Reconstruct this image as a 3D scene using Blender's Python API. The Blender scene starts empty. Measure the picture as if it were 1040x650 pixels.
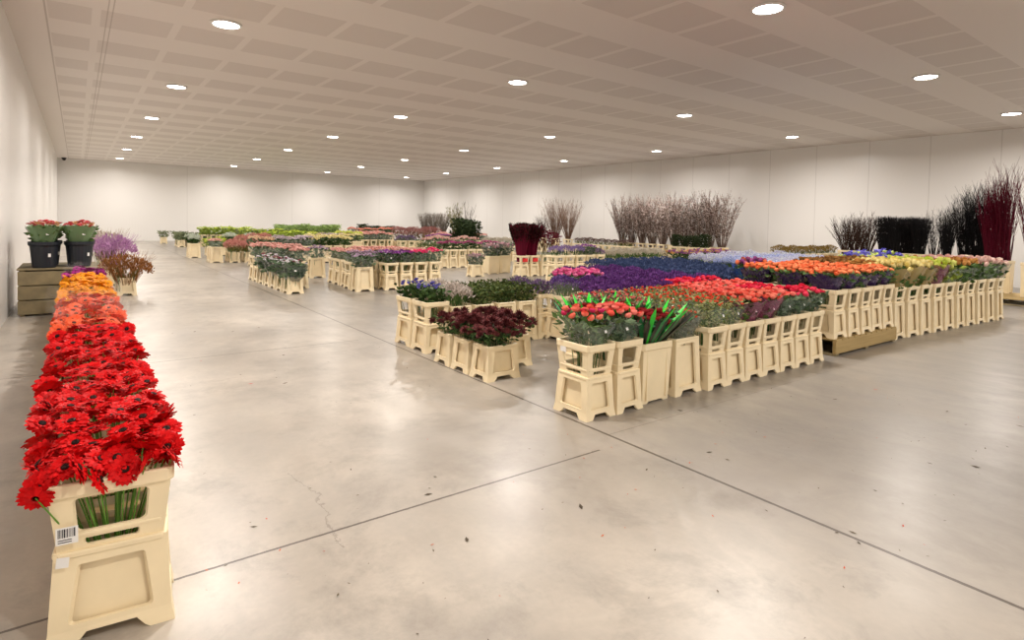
import bpy, math, random
from mathutils import Vector, Matrix, Euler
from mathutils.geometry import tessellate_polygon
R = random.Random(7)
SC = bpy.context.scene
COL = SC.collection
PI = math.pi

# ------------------------------------------------------------------ helpers
class MB:
    """collects vertices and faces of ONE mesh"""
    def __init__(s): s.v = []; s.f = []; s.m = []
    def quad(s, a, b, c, d, m=0): s.poly([a, b, c, d], m)
    def poly(s, pts, m=0):
        n = len(s.v); s.v += [tuple(p) for p in pts]; s.f.append(tuple(range(n, n+len(pts)))); s.m.append(m)
    def grid(s, rows, m=0, close=False):
        n = len(s.v); w = len(rows[0])
        for r in rows: s.v += [tuple(p) for p in r]
        for i in range(len(rows)-1):
            for j in range(w if close else w-1):
                k = (j+1) % w
                s.f.append((n+i*w+j, n+i*w+k, n+(i+1)*w+k, n+(i+1)*w+j)); s.m.append(m)
    def box(s, x0, x1, y0, y1, z0, z1, m=0, bev=0.0):
        n = len(s.v)
        b = bev
        if b <= 0:
            s.v += [(x, y, z) for z in (z0, z1) for x, y in ((x0, y0), (x1, y0), (x1, y1), (x0, y1))]
            for f in ((3,2,1,0),(4,5,6,7),(0,1,5,4),(1,2,6,5),(2,3,7,6),(3,0,4,7)):
                s.f.append(tuple(n+i for i in f)); s.m.append(m)
        else:
            def ring(z, i): return [(x0+b+i, y0+i, z), (x1-b-i, y0+i, z), (x1-i, y0+b+i, z), (x1-i, y1-b-i, z), (x1-b-i, y1-i, z), (x0+b+i, y1-i, z), (x0+i, y1-b-i, z), (x0+i, y0+b+i, z)]
            rs = [ring(z0, b*.7), ring(z0+b, 0), ring(z1-b, 0), ring(z1, b*.7)]
            s.grid(rs, m, True); s.poly(rs[0][::-1], m); s.poly(rs[3], m)
    def tube(s, pts, r0, r1, n=3, m=0, cap=False):
        rows = []
        L = len(pts)
        for i, p in enumerate(pts):
            p = Vector(p); d = (Vector(pts[min(i+1, L-1)])-Vector(pts[max(i-1, 0)])).normalized()
            a = d.orthogonal().normalized(); b = d.cross(a)
            r = r0+(r1-r0)*i/(L-1)
            rows.append([p+a*r*math.cos(2*PI*k/n)+b*r*math.sin(2*PI*k/n) for k in range(n)])
        s.grid(rows, m, True)
        if cap: s.poly(rows[0][::-1], m); s.poly(rows[-1], m)
    def lathe(s, prof, n=16, m=0, cx=0, cy=0):
        s.grid([[(cx+r*math.cos(2*PI*k/n), cy+r*math.sin(2*PI*k/n), z) for k in range(n)] for r, z in prof], m, True)
    def plate(s, outer, holes, t, fn, m=0):
        loops = [outer]+holes
        flat = [p for l in loops for p in l]
        tris = tessellate_polygon([[Vector((u, v, 0)) for u, v in l] for l in loops])
        n = len(s.v); N = len(flat)
        s.v += [tuple(fn(u, v, 0)) for u, v in flat]+[tuple(fn(u, v, t)) for u, v in flat]
        for a, b, c in tris:
            s.f.append((n+a, n+b, n+c)); s.f.append((n+N+c, n+N+b, n+N+a)); s.m += [m, m]
        o = 0
        for l in loops:
            for i in range(len(l)):
                j = (i+1) % len(l)
                s.f.append((n+o+i, n+o+j, n+N+o+j, n+N+o+i)); s.m.append(m)
            o += len(l)
    def add(s, o, M, m=None):
        n = len(s.v); s.v += [tuple(M @ Vector(p)) for p in o.v]
        s.f += [tuple(n+i for i in f) for f in o.f]; s.m += (o.m if m is None else [m]*len(o.m))
    def mesh(s, name, mats, smooth=False, fix=False):
        me = bpy.data.meshes.new(name); me.from_pydata(s.v, [], s.f)
        for k in (mats if isinstance(mats, (list, tuple)) else [mats]): me.materials.append(k)
        me.polygons.foreach_set('material_index', s.m)
        if smooth: me.polygons.foreach_set('use_smooth', [True]*len(s.f))
        me.update()
        if fix:
            import bmesh
            bm = bmesh.new(); bm.from_mesh(me)
            bmesh.ops.remove_doubles(bm, verts=bm.verts, dist=1e-5)
            bmesh.ops.recalc_face_normals(bm, faces=bm.faces); bm.to_mesh(me); bm.free()
        return me

def put(name, data, parent=None, loc=(0,0,0), rot=(0,0,0), M=None):
    o = bpy.data.objects.new(name, data); COL.objects.link(o)
    if M is not None: o.matrix_basis = M
    else: o.location = loc; o.rotation_euler = rot
    if parent: o.parent = parent
    return o
def tag(o, label, cat, group=None):
    o['label'] = label; o['category'] = cat
    if group: o['group'] = group
    return o
def thing(name, label, cat, loc=(0,0,0), rz=0, group=None, rot=None):
    return tag(put(name, None, None, loc, rot or (0,0,rz)), label, cat, group)
def struct(name, mb, mats, **k):
    o = put(name, mb.mesh(name, mats, **k)); o['kind'] = 'structure'; return o
ORD = 'zeroth first second third fourth fifth sixth seventh eighth ninth tenth eleventh twelfth thirteenth fourteenth fifteenth sixteenth seventeenth eighteenth nineteenth twentieth twenty-first twenty-second twenty-third twenty-fourth twenty-fifth twenty-sixth twenty-seventh twenty-eighth twenty-ninth thirtieth'.split()

# ------------------------------------------------------------------ materials
def nt(name):
    m = bpy.data.materials.new(name); m.use_nodes = True
    t = m.node_tree; b = t.nodes['Principled BSDF']; return m, t, b
def node(t, typ, **k):
    n = t.nodes.new(typ)
    for a, v in k.items():
        if a.startswith('i_'): n.inputs[a[2:].replace('_', ' ')].default_value = v
        else: setattr(n, a, v)
    return n
def math_(t, op, a, b=None, c=None):
    n = t.nodes.new('ShaderNodeMath'); n.operation = op
    for i, x in enumerate((a, b, c)):
        if x is None: continue
        if isinstance(x, (int, float)): n.inputs[i].default_value = x
        else: t.links.new(x, n.inputs[i])
    return n.outputs[0]
def mixc(t, f, a, b):
    n = t.nodes.new('ShaderNodeMix'); n.data_type = 'RGBA'
    for i, x in ((0, f), (6, a), (7, b)):
        if isinstance(x, (int, float)): n.inputs[i].default_value = x
        elif isinstance(x, tuple): n.inputs[i].default_value = (*x[:3], 1)
        else: t.links.new(x, n.inputs[i])
    return n.outputs[2]
def mat(name, c, rough=.5, spec=.5, metal=0, noise=0, nscale=8, c2=None):
    m, t, b = nt(name)
    b.inputs['Roughness'].default_value = rough; b.inputs['Metallic'].default_value = metal
    b.inputs['Specular IOR Level'].default_value = spec
    if noise or c2:
        tc = node(t, 'ShaderNodeTexCoord'); n = node(t, 'ShaderNodeTexNoise', i_Scale=nscale, i_Detail=5)
        t.links.new(tc.outputs['Object'], n.inputs['Vector'])
        r = node(t, 'ShaderNodeValToRGB'); r.color_ramp.elements[0].position = .35; r.color_ramp.elements[1].position = .7
        d = c2 or tuple(x*(1-noise) for x in c)
        r.color_ramp.elements[0].color = (*c, 1); r.color_ramp.elements[1].color = (*d, 1)
        t.links.new(n.outputs['Fac'], r.inputs['Fac']); t.links.new(r.outputs['Color'], b.inputs['Base Color'])
    else: b.inputs['Base Color'].default_value = (*c, 1)
    return m
_pm = {}
def petal(c1, c2, rough=.55, trans=0.0):
    """petal / leaf colour: each island and each object takes its own shade between two"""
    k = (c1, c2, rough)
    if k in _pm: return _pm[k]
    m, t, b = nt('petal')
    g = node(t, 'ShaderNodeNewGeometry'); oi = node(t, 'ShaderNodeObjectInfo')
    f = math_(t, 'FRACT', math_(t, 'ADD', g.outputs['Random Per Island'], math_(t, 'MULTIPLY', oi.outputs['Random'], .5)))
    t.links.new(mixc(t, f, c1, c2), b.inputs['Base Color'])
    b.inputs['Roughness'].default_value = rough; b.inputs['Specular IOR Level'].default_value = .12
    _pm[k] = m; return m
def clear(name, c, alpha, rough=.12):
    m, t, b = nt(name)
    b.inputs['Base Color'].default_value = (*c, 1); b.inputs['Roughness'].default_value = rough
    b.inputs['Alpha'].default_value = alpha; b.inputs['Specular IOR Level'].default_value = .8
    return m

CREAM = mat('cream_plastic', (.93,.79,.53), .38, .45, noise=.09, nscale=5)
DARKP = mat('navy_plastic', (.012,.016,.024), .45)
WHITE = mat('white_paper', (.85,.84,.82), .6)
INK = mat('black_print', (.02,.02,.03), .6)
REDL = mat('red_paper', (.7,.03,.03), .6)
STEM = petal((.10,.22,.035), (.16,.34,.06))
STEMD = petal((.05,.11,.03), (.09,.19,.06))
WOOD = None
def wood_mat():
    m, t, b = nt('pine_wood')
    tc = node(t, 'ShaderNodeTexCoord'); mp = node(t, 'ShaderNodeMapping'); mp.inputs['Scale'].default_value = (1.2, 14, 22)
    n = node(t, 'ShaderNodeTexNoise', i_Scale=2.2, i_Detail=6); t.links.new(tc.outputs['Object'], mp.inputs[0]); t.links.new(mp.outputs[0], n.inputs['Vector'])
    v = node(t, 'ShaderNodeTexVoronoi', i_Scale=1.6); t.links.new(tc.outputs['Object'], v.inputs['Vector'])
    knot = math_(t, 'LESS_THAN', v.outputs['Distance'], .045)
    c = mixc(t, n.outputs['Fac'], (.50,.36,.16), (.30,.21,.075))
    t.links.new(mixc(t, knot, c, (.14,.07,.025)), b.inputs['Base Color']); b.inputs['Roughness'].default_value = .7
    return m
WOOD = wood_mat()
WOODD = mat('weathered_wood', (.20,.16,.09), .8, c2=(.30,.24,.13), nscale=6)

# ------------------------------------------------------------------ room
XL, XR, YB, YF, H = -.84, 21.4, 40.2, -10.0, 4.52
def floor_mat():
    m, t, b = nt('polished_concrete')
    tc = node(t, 'ShaderNodeTexCoord'); P = tc.outputs['Object']
    sx = node(t, 'ShaderNodeSeparateXYZ'); t.links.new(P, sx.inputs[0]); X, Y = sx.outputs[0], sx.outputs[1]
    n1 = node(t, 'ShaderNodeTexNoise', i_Scale=.45, i_Detail=9, i_Roughness=.62, i_Distortion=.3); t.links.new(P, n1.inputs['Vector'])
    n2 = node(t, 'ShaderNodeTexNoise', i_Scale=2.6, i_Detail=10, i_Roughness=.68, i_Distortion=.25)
    mp = node(t, 'ShaderNodeMapping'); mp.inputs['Scale'].default_value = (1, .55, 1); t.links.new(P, mp.inputs[0]); t.links.new(mp.outputs[0], n2.inputs['Vector'])
    n3 = node(t, 'ShaderNodeTexNoise', i_Scale=28, i_Detail=4); t.links.new(P, n3.inputs['Vector'])
    r1 = node(t, 'ShaderNodeValToRGB'); e = r1.color_ramp.elements
    e[0].position = .34; e[0].color = (.30,.268,.232,1); e[1].position = .62; e[1].color = (.56,.505,.435,1)
    t.links.new(n1.outputs['Fac'], r1.inputs['Fac'])
    f2 = math_(t, 'MULTIPLY', math_(t, 'SUBTRACT', n2.outputs['Fac'], .45), 2.4)
    c = mixc(t, math_(t, 'MAXIMUM', math_(t, 'MINIMUM', f2, .42), 0), r1.outputs['Color'], (.36,.33,.295))
    # concrete gets patchily darker towards the flower block side
    s = node(t, 'ShaderNodeMapRange'); s.inputs[1].default_value = 3.0; s.inputs[2].default_value = 5.2; t.links.new(math_(t, 'ADD', X, math_(t, 'MULTIPLY', n1.outputs['Fac'], 1.6)), s.inputs[0])
    c = mixc(t, math_(t, 'MULTIPLY', s.outputs[0], math_(t, 'ADD', .42, math_(t, 'MULTIPLY', n2.outputs['Fac'], .9))), c, (.20,.182,.163))
    # stains
    v = node(t, 'ShaderNodeTexNoise', i_Scale=1.5, i_Detail=12, i_Roughness=.74, i_Distortion=.3); t.links.new(P, v.inputs['Vector'])
    st = node(t, 'ShaderNodeMapRange'); st.inputs[1].default_value = .50; st.inputs[2].default_value = .68; t.links.new(v.outputs['Fac'], st.inputs[0])
    c = mixc(t, math_(t, 'MULTIPLY', st.outputs[0], .6), c, (.21,.187,.163))
    c = mixc(t, math_(t, 'MULTIPLY', math_(t, 'SUBTRACT', n3.outputs['Fac'], .30), .45), c, (.30,.28,.25))
    # sawn joints
    def near(A, v0, w):
        return math_(t, 'LESS_THAN', math_(t, 'ABSOLUTE', math_(t, 'SUBTRACT', A, v0)), w)
    wob = math_(t, 'MULTIPLY', math_(t, 'SUBTRACT', n3.outputs['Fac'], .5), .006)
    Xw = math_(t, 'ADD', X, wob); Yw = math_(t, 'ADD', Y, wob)
    lines = near(Xw, 3.215, .012)
    yy = math_(t, 'SUBTRACT', math_(t, 'MODULO', math_(t, 'ADD', Yw, 4.41*4-2.875+2.2), 4.41), 2.2)
    ly = math_(t, 'MULTIPLY', math_(t, 'LESS_THAN', math_(t, 'ABSOLUTE', yy), .008), math_(t, 'LESS_THAN', X, 2.95))
    lines = math_(t, 'MAXIMUM', lines, ly)
    l2 = math_(t, 'MULTIPLY', near(Yw, 3.05, .006), math_(t, 'GREATER_THAN', X, 3.2))
    lines = math_(t, 'MAXIMUM', lines, math_(t, 'MULTIPLY', l2, .4))
    # a hairline crack
    cr = math_(t, 'SUBTRACT', X, math_(t, 'ADD', 1.06, math_(t, 'MULTIPLY', math_(t, 'SUBTRACT', n2.outputs['Fac'], .5), .5)))
    cr = math_(t, 'LESS_THAN', math_(t, 'ABSOLUTE', cr), .005)
    cr = math_(t, 'MULTIPLY', cr, math_(t, 'MULTIPLY', math_(t, 'GREATER_THAN', Y, 2.7), math_(t, 'LESS_THAN', Y, 3.7)))
    lines = math_(t, 'MAXIMUM', lines, math_(t, 'MULTIPLY', cr, .4))
    c = mixc(t, math_(t, 'MULTIPLY', lines, .88), c, (.07,.055,.045))
    t.links.new(c, b.inputs['Base Color'])
    rr = node(t, 'ShaderNodeMapRange'); rr.inputs[3].default_value = .20; rr.inputs[4].default_value = .46; t.links.new(n2.outputs['Fac'], rr.inputs[0])
    t.links.new(rr.outputs[0], b.inputs['Roughness']); b.inputs['Specular IOR Level'].default_value = .55
    bp = node(t, 'ShaderNodeBump', i_Strength=.03, i_Distance=.01); t.links.new(n2.outputs['Fac'], bp.inputs['Height']); t.links.new(bp.outputs[0], b.inputs['Normal'])
    return m
def ceil_mat():
    m, t, b = nt('ceiling_panels')
    tc = node(t, 'ShaderNodeTexCoord'); sx = node(t, 'ShaderNodeSeparateXYZ'); t.links.new(tc.outputs['Object'], sx.inputs[0]); X, Y = sx.outputs[0], sx.outputs[1]
    PER = 5.53/3
    yy = math_(t, 'SUBTRACT', math_(t, 'MODULO', math_(t, 'ADD', Y, PER*12-10.88+PER/2), PER), PER/2)
    band = math_(t, 'LESS_THAN', math_(t, 'ABSOLUTE', yy), .47)
    xx = math_(t, 'SUBTRACT', math_(t, 'MODULO', math_(t, 'ADD', X, 12.35-.35+.5), 1.02), .5)
    gap = math_(t, 'GREATER_THAN', math_(t, 'ABSOLUTE', xx), .055)
    inside = math_(t, 'GREATER_THAN', X, -.33)
    f = math_(t, 'MULTIPLY', math_(t, 'MULTIPLY', band, gap), inside)
    c = mixc(t, math_(t, 'MULTIPLY', f, .75), (.80,.745,.70), (.665,.605,.56))
    sj = math_(t, 'LESS_THAN', math_(t, 'ABSOLUTE', math_(t, 'ADD', X, .36)), .012)
    s2 = math_(t, 'LESS_THAN', math_(t, 'ABSOLUTE', math_(t, 'SUBTRACT', math_(t, 'ABSOLUTE', math_(t, 'SUBTRACT', X, .40)), .03)), .008)
    c = mixc(t, math_(t, 'MULTIPLY', math_(t, 'MAXIMUM', sj, s2), .6), c, (.40,.34,.29))
    t.links.new(c, b.inputs['Base Color']); b.inputs['Roughness'].default_value = .55; b.inputs['Specular IOR Level'].default_value = .3
    return m
def wall_mat(axis, first, pitch, name):
    m, t, b = nt(name)
    tc = node(t, 'ShaderNodeTexCoord'); sx = node(t, 'ShaderNodeSeparateXYZ'); t.links.new(tc.outputs['Object'], sx.inputs[0]); A = sx.outputs[axis]
    def seam(p, off, w):
        a = math_(t, 'SUBTRACT', math_(t, 'MODULO', math_(t, 'ADD', A, p*30-off+p/2), p), p/2)
        return math_(t, 'LESS_THAN', math_(t, 'ABSOLUTE', a), w)
    big = seam(pitch, first, .012); rib = seam(.1425, first, .012)
    c = mixc(t, math_(t, 'MULTIPLY', big, .32), (.82,.805,.785), (.38,.36,.34))
    t.links.new(c, b.inputs['Base Color']); b.inputs['Roughness'].default_value = .28; b.inputs['Specular IOR Level'].default_value = .5
    w = math_(t, 'SINE', math_(t, 'MULTIPLY', A, 2*PI/.1425))
    n = node(t, 'ShaderNodeTexNoise', i_Scale=.8, i_Detail=2); t.links.new(tc.outputs['Object'], n.inputs['Vector'])
    bp = node(t, 'ShaderNodeBump', i_Strength=.25, i_Distance=.012)
    t.links.new(math_(t, 'ADD', math_(t, 'MULTIPLY', w, .12), math_(t, 'SUBTRACT', n.outputs['Fac'], math_(t, 'MULTIPLY', big, 1.0))), bp.inputs['Height']); t.links.new(bp.outputs[0], b.inputs['Normal'])
    return m
mb = MB(); mb.box(XL-.2, XR+.2, YF-.2, YB+.2, -.2, 0); struct('floor', mb, floor_mat())
mb = MB(); mb.box(XL-.2, XR+.2, YF-.2, YB+.2, H, H+.2); struct('ceiling', mb, ceil_mat())
mb = MB(); mb.box(XL-.2, XL, YF, YB, 0, H); struct('wall_left', mb, wall_mat(1, 5.2, 1.755, 'white_panel_wall'))
mb = MB(); mb.box(XR, XR+.2, YF, YB, 0, H); struct('wall_right', mb, wall_mat(1, 5.18, 1.755, 'white_panel_wall'))
mb = MB(); mb.box(XL, XR, YB, YB+.2, 0, H); struct('wall_back', mb, wall_mat(0, XL, 6.2, 'white_panel_wall'))
mb = MB(); mb.box(XL, XR, YF-.2, YF, 0, H); struct('wall_front', mb, wall_mat(0, XL, 1.755, 'white_panel_wall'))

# ------------------------------------------------------------------ ceiling lights
LT = mat('lamp_trim', (.8,.78,.75), .4)
m, t, b = nt('lamp_glow'); b.inputs['Emission Color'].default_value = (1,.95,.89,1); b.inputs['Emission Strength'].default_value = 26; LG = m
mb = MB(); mb.lathe([(.20,0),(.225,-.006),(.225,-.022),(.185,-.028),(.18,-.015)], 24); ME_TRIM = mb.mesh('trim', LT, smooth=False)
mb = MB(); mb.lathe([(.18,-.015),(.10,-.022),(.001,-.024)], 24); ME_DIFF = mb.mesh('diffuser', LG)
LX = [1.834, 7.416, 12.997, 18.579]
for r, x in enumerate(LX):
    for i in range(9):  # lamps farthest from the back wall are unseen, added to brighten bucket fronts
        y = 37.53-5.532*i
        lab = 'round white downlight in the %s ceiling row from the gerbera wall, %s from back wall' % (ORD[r+1], ORD[i+1])
        o = thing('ceiling_light', lab, 'ceiling light', (x, y, H), 0, 'ceiling downlights')
        put('trim_ring', ME_TRIM, o); put('diffuser', ME_DIFF, o)
        l = bpy.data.lights.new('downlight', 'AREA'); l.shape = 'DISK'; l.size = .26; l.energy = 136; l.color = (1,.935,.865); l.spread = math.radians(165)
        put('downlight_lamp', l, None, (x, y, H-.035))
# dome camera in the far corner
o = thing('security_camera', 'small black dome camera in the far ceiling corner', 'camera', (-.55, 39.9, H))
mb = MB(); mb.lathe([(.001,0),(.11,0),(.11,-.05),(.09,-.055)], 16); put('mount', mb.mesh('mount', DARKP, smooth=True), o)
mb = MB(); mb.lathe([(.09,-.05),(.085,-.10),(.05,-.145),(.001,-.16)], 16); put('dome', mb.mesh('dome', mat('smoked_dome', (.01,.01,.01), .1), smooth=True), o)

# ------------------------------------------------------------------ bucket meshes
def rrect(u0, u1, v0, v1, ru, rv, top=1.0, n=4):
    """rounded rectangle, upper edge narrowed by TOP"""
    pts = []
    for cx, cy, a0 in ((u1-ru, v0+rv, -PI/2), (u1-ru, v1-rv, 0), (u0+ru, v1-rv, PI/2), (u0+ru, v0+rv, PI)):
        for i in range(n+1):
            a = a0+PI/2*i/n; u, v = cx+ru*math.cos(a), cy+rv*math.sin(a)
            k = 1+(top-1)*(v-v0)/(v1-v0); pts.append((u*k, v))
    return pts
def shell(mb, hx, hy, Ht, outer, holes, t=.013):
    for k in range(4):
        hu, hn = (hx, hy) if k % 2 == 0 else (hy, hx)
        def fn(u, v, d, k=k, hu=hu, hn=hn):
            a, b = u*hu(v)*(1 if d == 0 else (hu(v)-d)/hu(v)), -(hn(v)-d)
            return [(a, b, v), (-b, a, v), (-a, -b, v), (b, -a, v)][k]
        mb.plate(outer, holes, t, fn)
def ring(mb, hx, hy, z0, z1, out, inn):
    rs = []
    for z, d in ((z0, -inn), (z0, out*.6), (z0+.006, out), (z1-.005, out), (z1, out-.004), (z1, -inn), (z0, -inn)):
        x, y = hx+d, hy+d; c = .022
        rs.append([(x-c,-y,z),(x,-y+c,z),(x,y-c,z),(x-c,y,z),(-x+c,y,z),(-x,y-c,z),(-x,-y+c,z),(-x+c,-y,z)])
    mb.grid(rs, 0, True)
def body(mb, hx, hy, z0, z1, d):
    a = [(s*(hx(z0)-d), q*(hy(z0)-d), z0) for s, q in ((-1,-1),(1,-1),(1,1),(-1,1))]
    b = [(s*(hx(z1)-d), q*(hy(z1)-d), z1) for s, q in ((-1,-1),(1,-1),(1,1),(-1,1))]
    mb.grid([a, b], 0, True); mb.poly(a[::-1])
    # inner wall
    a = [(x*.96, y*.96, z+.004) for x, y, z in a]; b = [(x*.96, y*.96, z) for x, y, z in b]
    mb.grid([a, b], 0, True); mb.poly(a)
def base_mesh(Ht, tall=False):
    mb = MB()
    hx = lambda v: .141+.019*(1-v/Ht)+max(0, .06-v)*.13
    hy = lambda v: .178+.021*(1-v/Ht)+max(0, .06-v)*.13
    outer = [(-1,0),(-.60,0),(-.52,.012),(-.40,.044),(.40,.044),(.52,.012),(.60,0),(1,0),(1,.06),(1,Ht),(-1,Ht),(-1,.06)]
    holes = [rrect(-.70,.70,.080,Ht-.050,.07,.014,.84)]
    shell(mb, hx, hy, Ht, outer, holes, .016)
    body(mb, hx, hy, .035, Ht-.004, .040)
    ring(mb, hx(Ht), hy(Ht), Ht-.022, Ht+.002, .006, .012)
    return mb.mesh('bucket_base', CREAM, fix=True)
def collar_mesh(Ht):
    mb = MB()
    hx = lambda v: .130+.026*v/Ht
    hy = lambda v: .168+.029*v/Ht
    outer = [(-1,0),(1,0),(1,Ht*.5),(1,Ht),(-1,Ht),(-1,Ht*.5)]
    holes = [rrect(-.64,.64,.078,Ht-.062,.13,.018,1.0), rrect(-.52,.52,.022,.048,.05,.008,1.0)]
    shell(mb, hx, hy, Ht, outer, holes, .012)
    ring(mb, hx(Ht-.02), hy(Ht-.02), Ht-.052, Ht, .009, .010)
    ring(mb, hx(.07), hy(.07), .056, .072, .003, .008)
    return mb.mesh('bucket_collar', CREAM, fix=True)
def plain_mesh(Ht):
    mb = MB()
    hx = lambda v: .142+.018*v/Ht
    hy = lambda v: .180+.020*v/Ht
    outer = [(-1,0),(-.62,0),(-.52,.016),(.52,.016),(.62,0),(1,0),(1,Ht),(-1,Ht)]
    shell(mb, hx, hy, Ht, outer, [], .012)
    ring(mb, hx(Ht-.03), hy(Ht-.03), Ht-.062, Ht, .011, .010)
    for s in (-1, 1):
        for q in (-1, 1):
            for z0, z1 in ((.03, Ht-.07),):
                mb.box(s*.105-.006, s*.105+.006, q*(hy(.25)+.002)-.006, q*(hy(.25)+.002)+.006, z0, z1)
                mb.box(s*(hx(.25)+.002)-.006, s*(hx(.25)+.002)+.006, q*.135-.006, q*.135+.006, z0, z1)
    a = .02
    mb.poly([(-.13,-.17,a),(.13,-.17,a),(.13,.17,a),(-.13,.17,a)])
    return mb.mesh('bucket_body', CREAM, fix=True)
ME_BASE, ME_TALL, ME_COL, ME_COLS, ME_PLAIN, ME_DEEP = base_mesh(.345), base_mesh(.53, True), collar_mesh(.27), collar_mesh(.235), plain_mesh(.54), plain_mesh(.76)
def sticker_mesh():
    mb = MB(); mb.quad((-.035,0,0),(.035,0,0),(.035,0,.055),(-.035,0,.055), 0)
    x = -.028
    while x < .026:
        w = R.choice((.0015,.003,.0045)); mb.quad((x,-.0006,.022),(x+w,-.0006,.022),(x+w,-.0006,.05),(x,-.0006,.05), 1); x += w+R.choice((.002,.003))
    for z in (.006,.013): mb.quad((-.028,-.0006,z),(.015,-.0006,z),(.015,-.0006,z+.003),(-.028,-.0006,z+.003), 1)
    return mb.mesh('barcode_label', [WHITE, INK])
ME_STICK = sticker_mesh()
mb = MB(); mb.quad((-.02,0,0),(.02,0,0),(.02,0,.06),(-.02,0,.06)); ME_REDL = mb.mesh('red_label', REDL)
# kinds: stack = base + collar; base; tall; high = tall + short collar; plain
TYPES = {'stack': [('base', ME_BASE, 0), ('collar', ME_COL, .338)], 'base': [('base', ME_BASE, 0)], 'tall': [('base', ME_TALL, 0)],
         'high': [('base', ME_TALL, 0), ('collar', ME_COLS, .523)], 'plain': [('body', ME_PLAIN, 0)], 'deep': [('body', ME_DEEP, 0)]}
RIM = {'stack': .608, 'base': .345, 'tall': .53, 'high': .758, 'plain': .54, 'deep': .76}
WORD = {'stack': 'cream two-tier flower bucket', 'base': 'low cream flower bucket', 'tall': 'tall cream flower bucket', 'high': 'tall collared cream bucket', 'plain': 'plain smooth cream bucket', 'deep': 'deep cream bucket'}
def bucket(typ, loc, rz, label, group):
    o = thing('flower_bucket', label, 'bucket', loc, rz, group)
    for n, me, z in TYPES[typ]: put(n, me, o, (0, 0, z))
    return o
def upper(b):
    return [c for c in b.children if c.name.startswith('collar')][0]

# ------------------------------------------------------------------ flower pieces
def rose_mb(r=1.0, ruffle=.12, shells=3, seg=9, hgt=1.0, op=1.0):
    """a bloom: nested ruffled cups round the z axis, base at z=0"""
    mb = MB()
    for s in range(shells):
        q = 1-s*.29; ph = s*.37
        prof = [(.12*q, 0), (.62*q, .22*hgt), (.92*q*op, .70*hgt+.08*s), (.80*q*op, 1.05*hgt+.06*s)]
        rows = []
        for k, (rr, z) in enumerate(prof):
            rows.append([((rr*(1+ruffle*k/3*math.sin(j*2.1+s*2+k)))*math.cos(2*PI*j/seg+ph)*r, (rr*(1+ruffle*k/3*math.sin(j*2.1+s*2+k)))*math.sin(2*PI*j/seg+ph)*r, (z+ruffle*.5*math.cos(j*2.7+s)*k/3)*r) for j in range(seg)])
        mb.grid(rows, 0, True)
    mb.poly([(.3*r*math.cos(2*PI*j/6), .3*r*math.sin(2*PI*j/6), .95*hgt*r) for j in range(6)])
    return mb
def mum_mb(r=1.0, n=40, flat=.5):
    mb = MB()
    for i in range(n):
        t = (i+.5)/n; el = math.acos(1-t*.95); az = i*2.39996
        d = Vector((math.sin(el)*math.cos(az), math.sin(el)*math.sin(az), math.cos(el)*flat+.1))
        a = d.cross(Vector((0,0,1)));
        a = a.normalized() if a.length > .01 else Vector((1,0,0))
        mb.poly([d*r*.35, d*r*.75+a*r*.16, d*r*1.0+Vector((0,0,r*.06)), d*r*.75-a*r*.16])
    return mb
def ball_mb(r=1.0, n=46):
    """hydrangea-like ball of little four-petalled florets"""
    mb = MB()
    for i in range(n):
        el = math.acos(1-(i+.5)/n*1.55); az = i*2.39996
        d = Vector((math.sin(el)*math.cos(az), math.sin(el)*math.sin(az), math.cos(el)))
        a = d.orthogonal().normalized(); b = d.cross(a); s = .21*r; c = d*r*(.92+.12*R.random())+Vector((0,0,r*.6))
        mb.poly([c+a*s, c+(a+b)*s*.55+d*s*.2, c+b*s, c+(b-a)*s*.55+d*s*.2, c-a*s, c-(a+b)*s*.55+d*s*.2, c-b*s, c+(a-b)*s*.55+d*s*.2])
    return mb
def tulip_mb(r=1.0):
    return rose_mb(r, .06, 2, 6, 1.7, .8)
def leaf(mb, p, d, L, w, m=0, up=None):
    """a folded pointed leaf from P along D"""
    d = Vector(d).normalized(); s = d.cross(up or Vector((R.uniform(-1,1), R.uniform(-1,1), R.uniform(-.3,1))))
    s = s.normalized() if s.length > 1e-3 else d.orthogonal().normalized()
    n = s.cross(d); p = Vector(p); mid = p+d*L*.5+n*L*.08; tip = p+d*L
    mb.poly([p, mid+s*w-n*w*.3, tip, mid], m); mb.poly([p, mid, tip, mid-s*w-n*w*.3], m)
def rdir(up=.2, sp=1.0):
    a = R.uniform(0, 2*PI); z = R.uniform(up-.4, up+.6); return Vector((math.cos(a)*sp, math.sin(a)*sp, z))
def stems_mesh(n, z0, z1, sx, sy, m, flare=1.3, r=.0035):
    mb = MB()
    for _ in range(n):
        x, y = R.uniform(-sx, sx), R.uniform(-sy, sy)
        mb.tube([(x*.8, y*.8, z0), (x, y, (z0+z1)/2), (x*flare+R.uniform(-.02,.02), y*flare+R.uniform(-.02,.02), z1)], r, r*.8, 4)
    return mb.mesh('stems', m)
def leaves_mb(n, zlo, zhi, sx, sy, L, w, up=.3):
    mb = MB()
    for _ in range(n):
        t = R.random(); k = .75+.35*t
        leaf(mb, (R.uniform(-sx,sx)*k, R.uniform(-sy,sy)*k, zlo+(zhi-zlo)*t), rdir(up), L*R.uniform(.7,1.2), w)
    return mb
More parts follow.
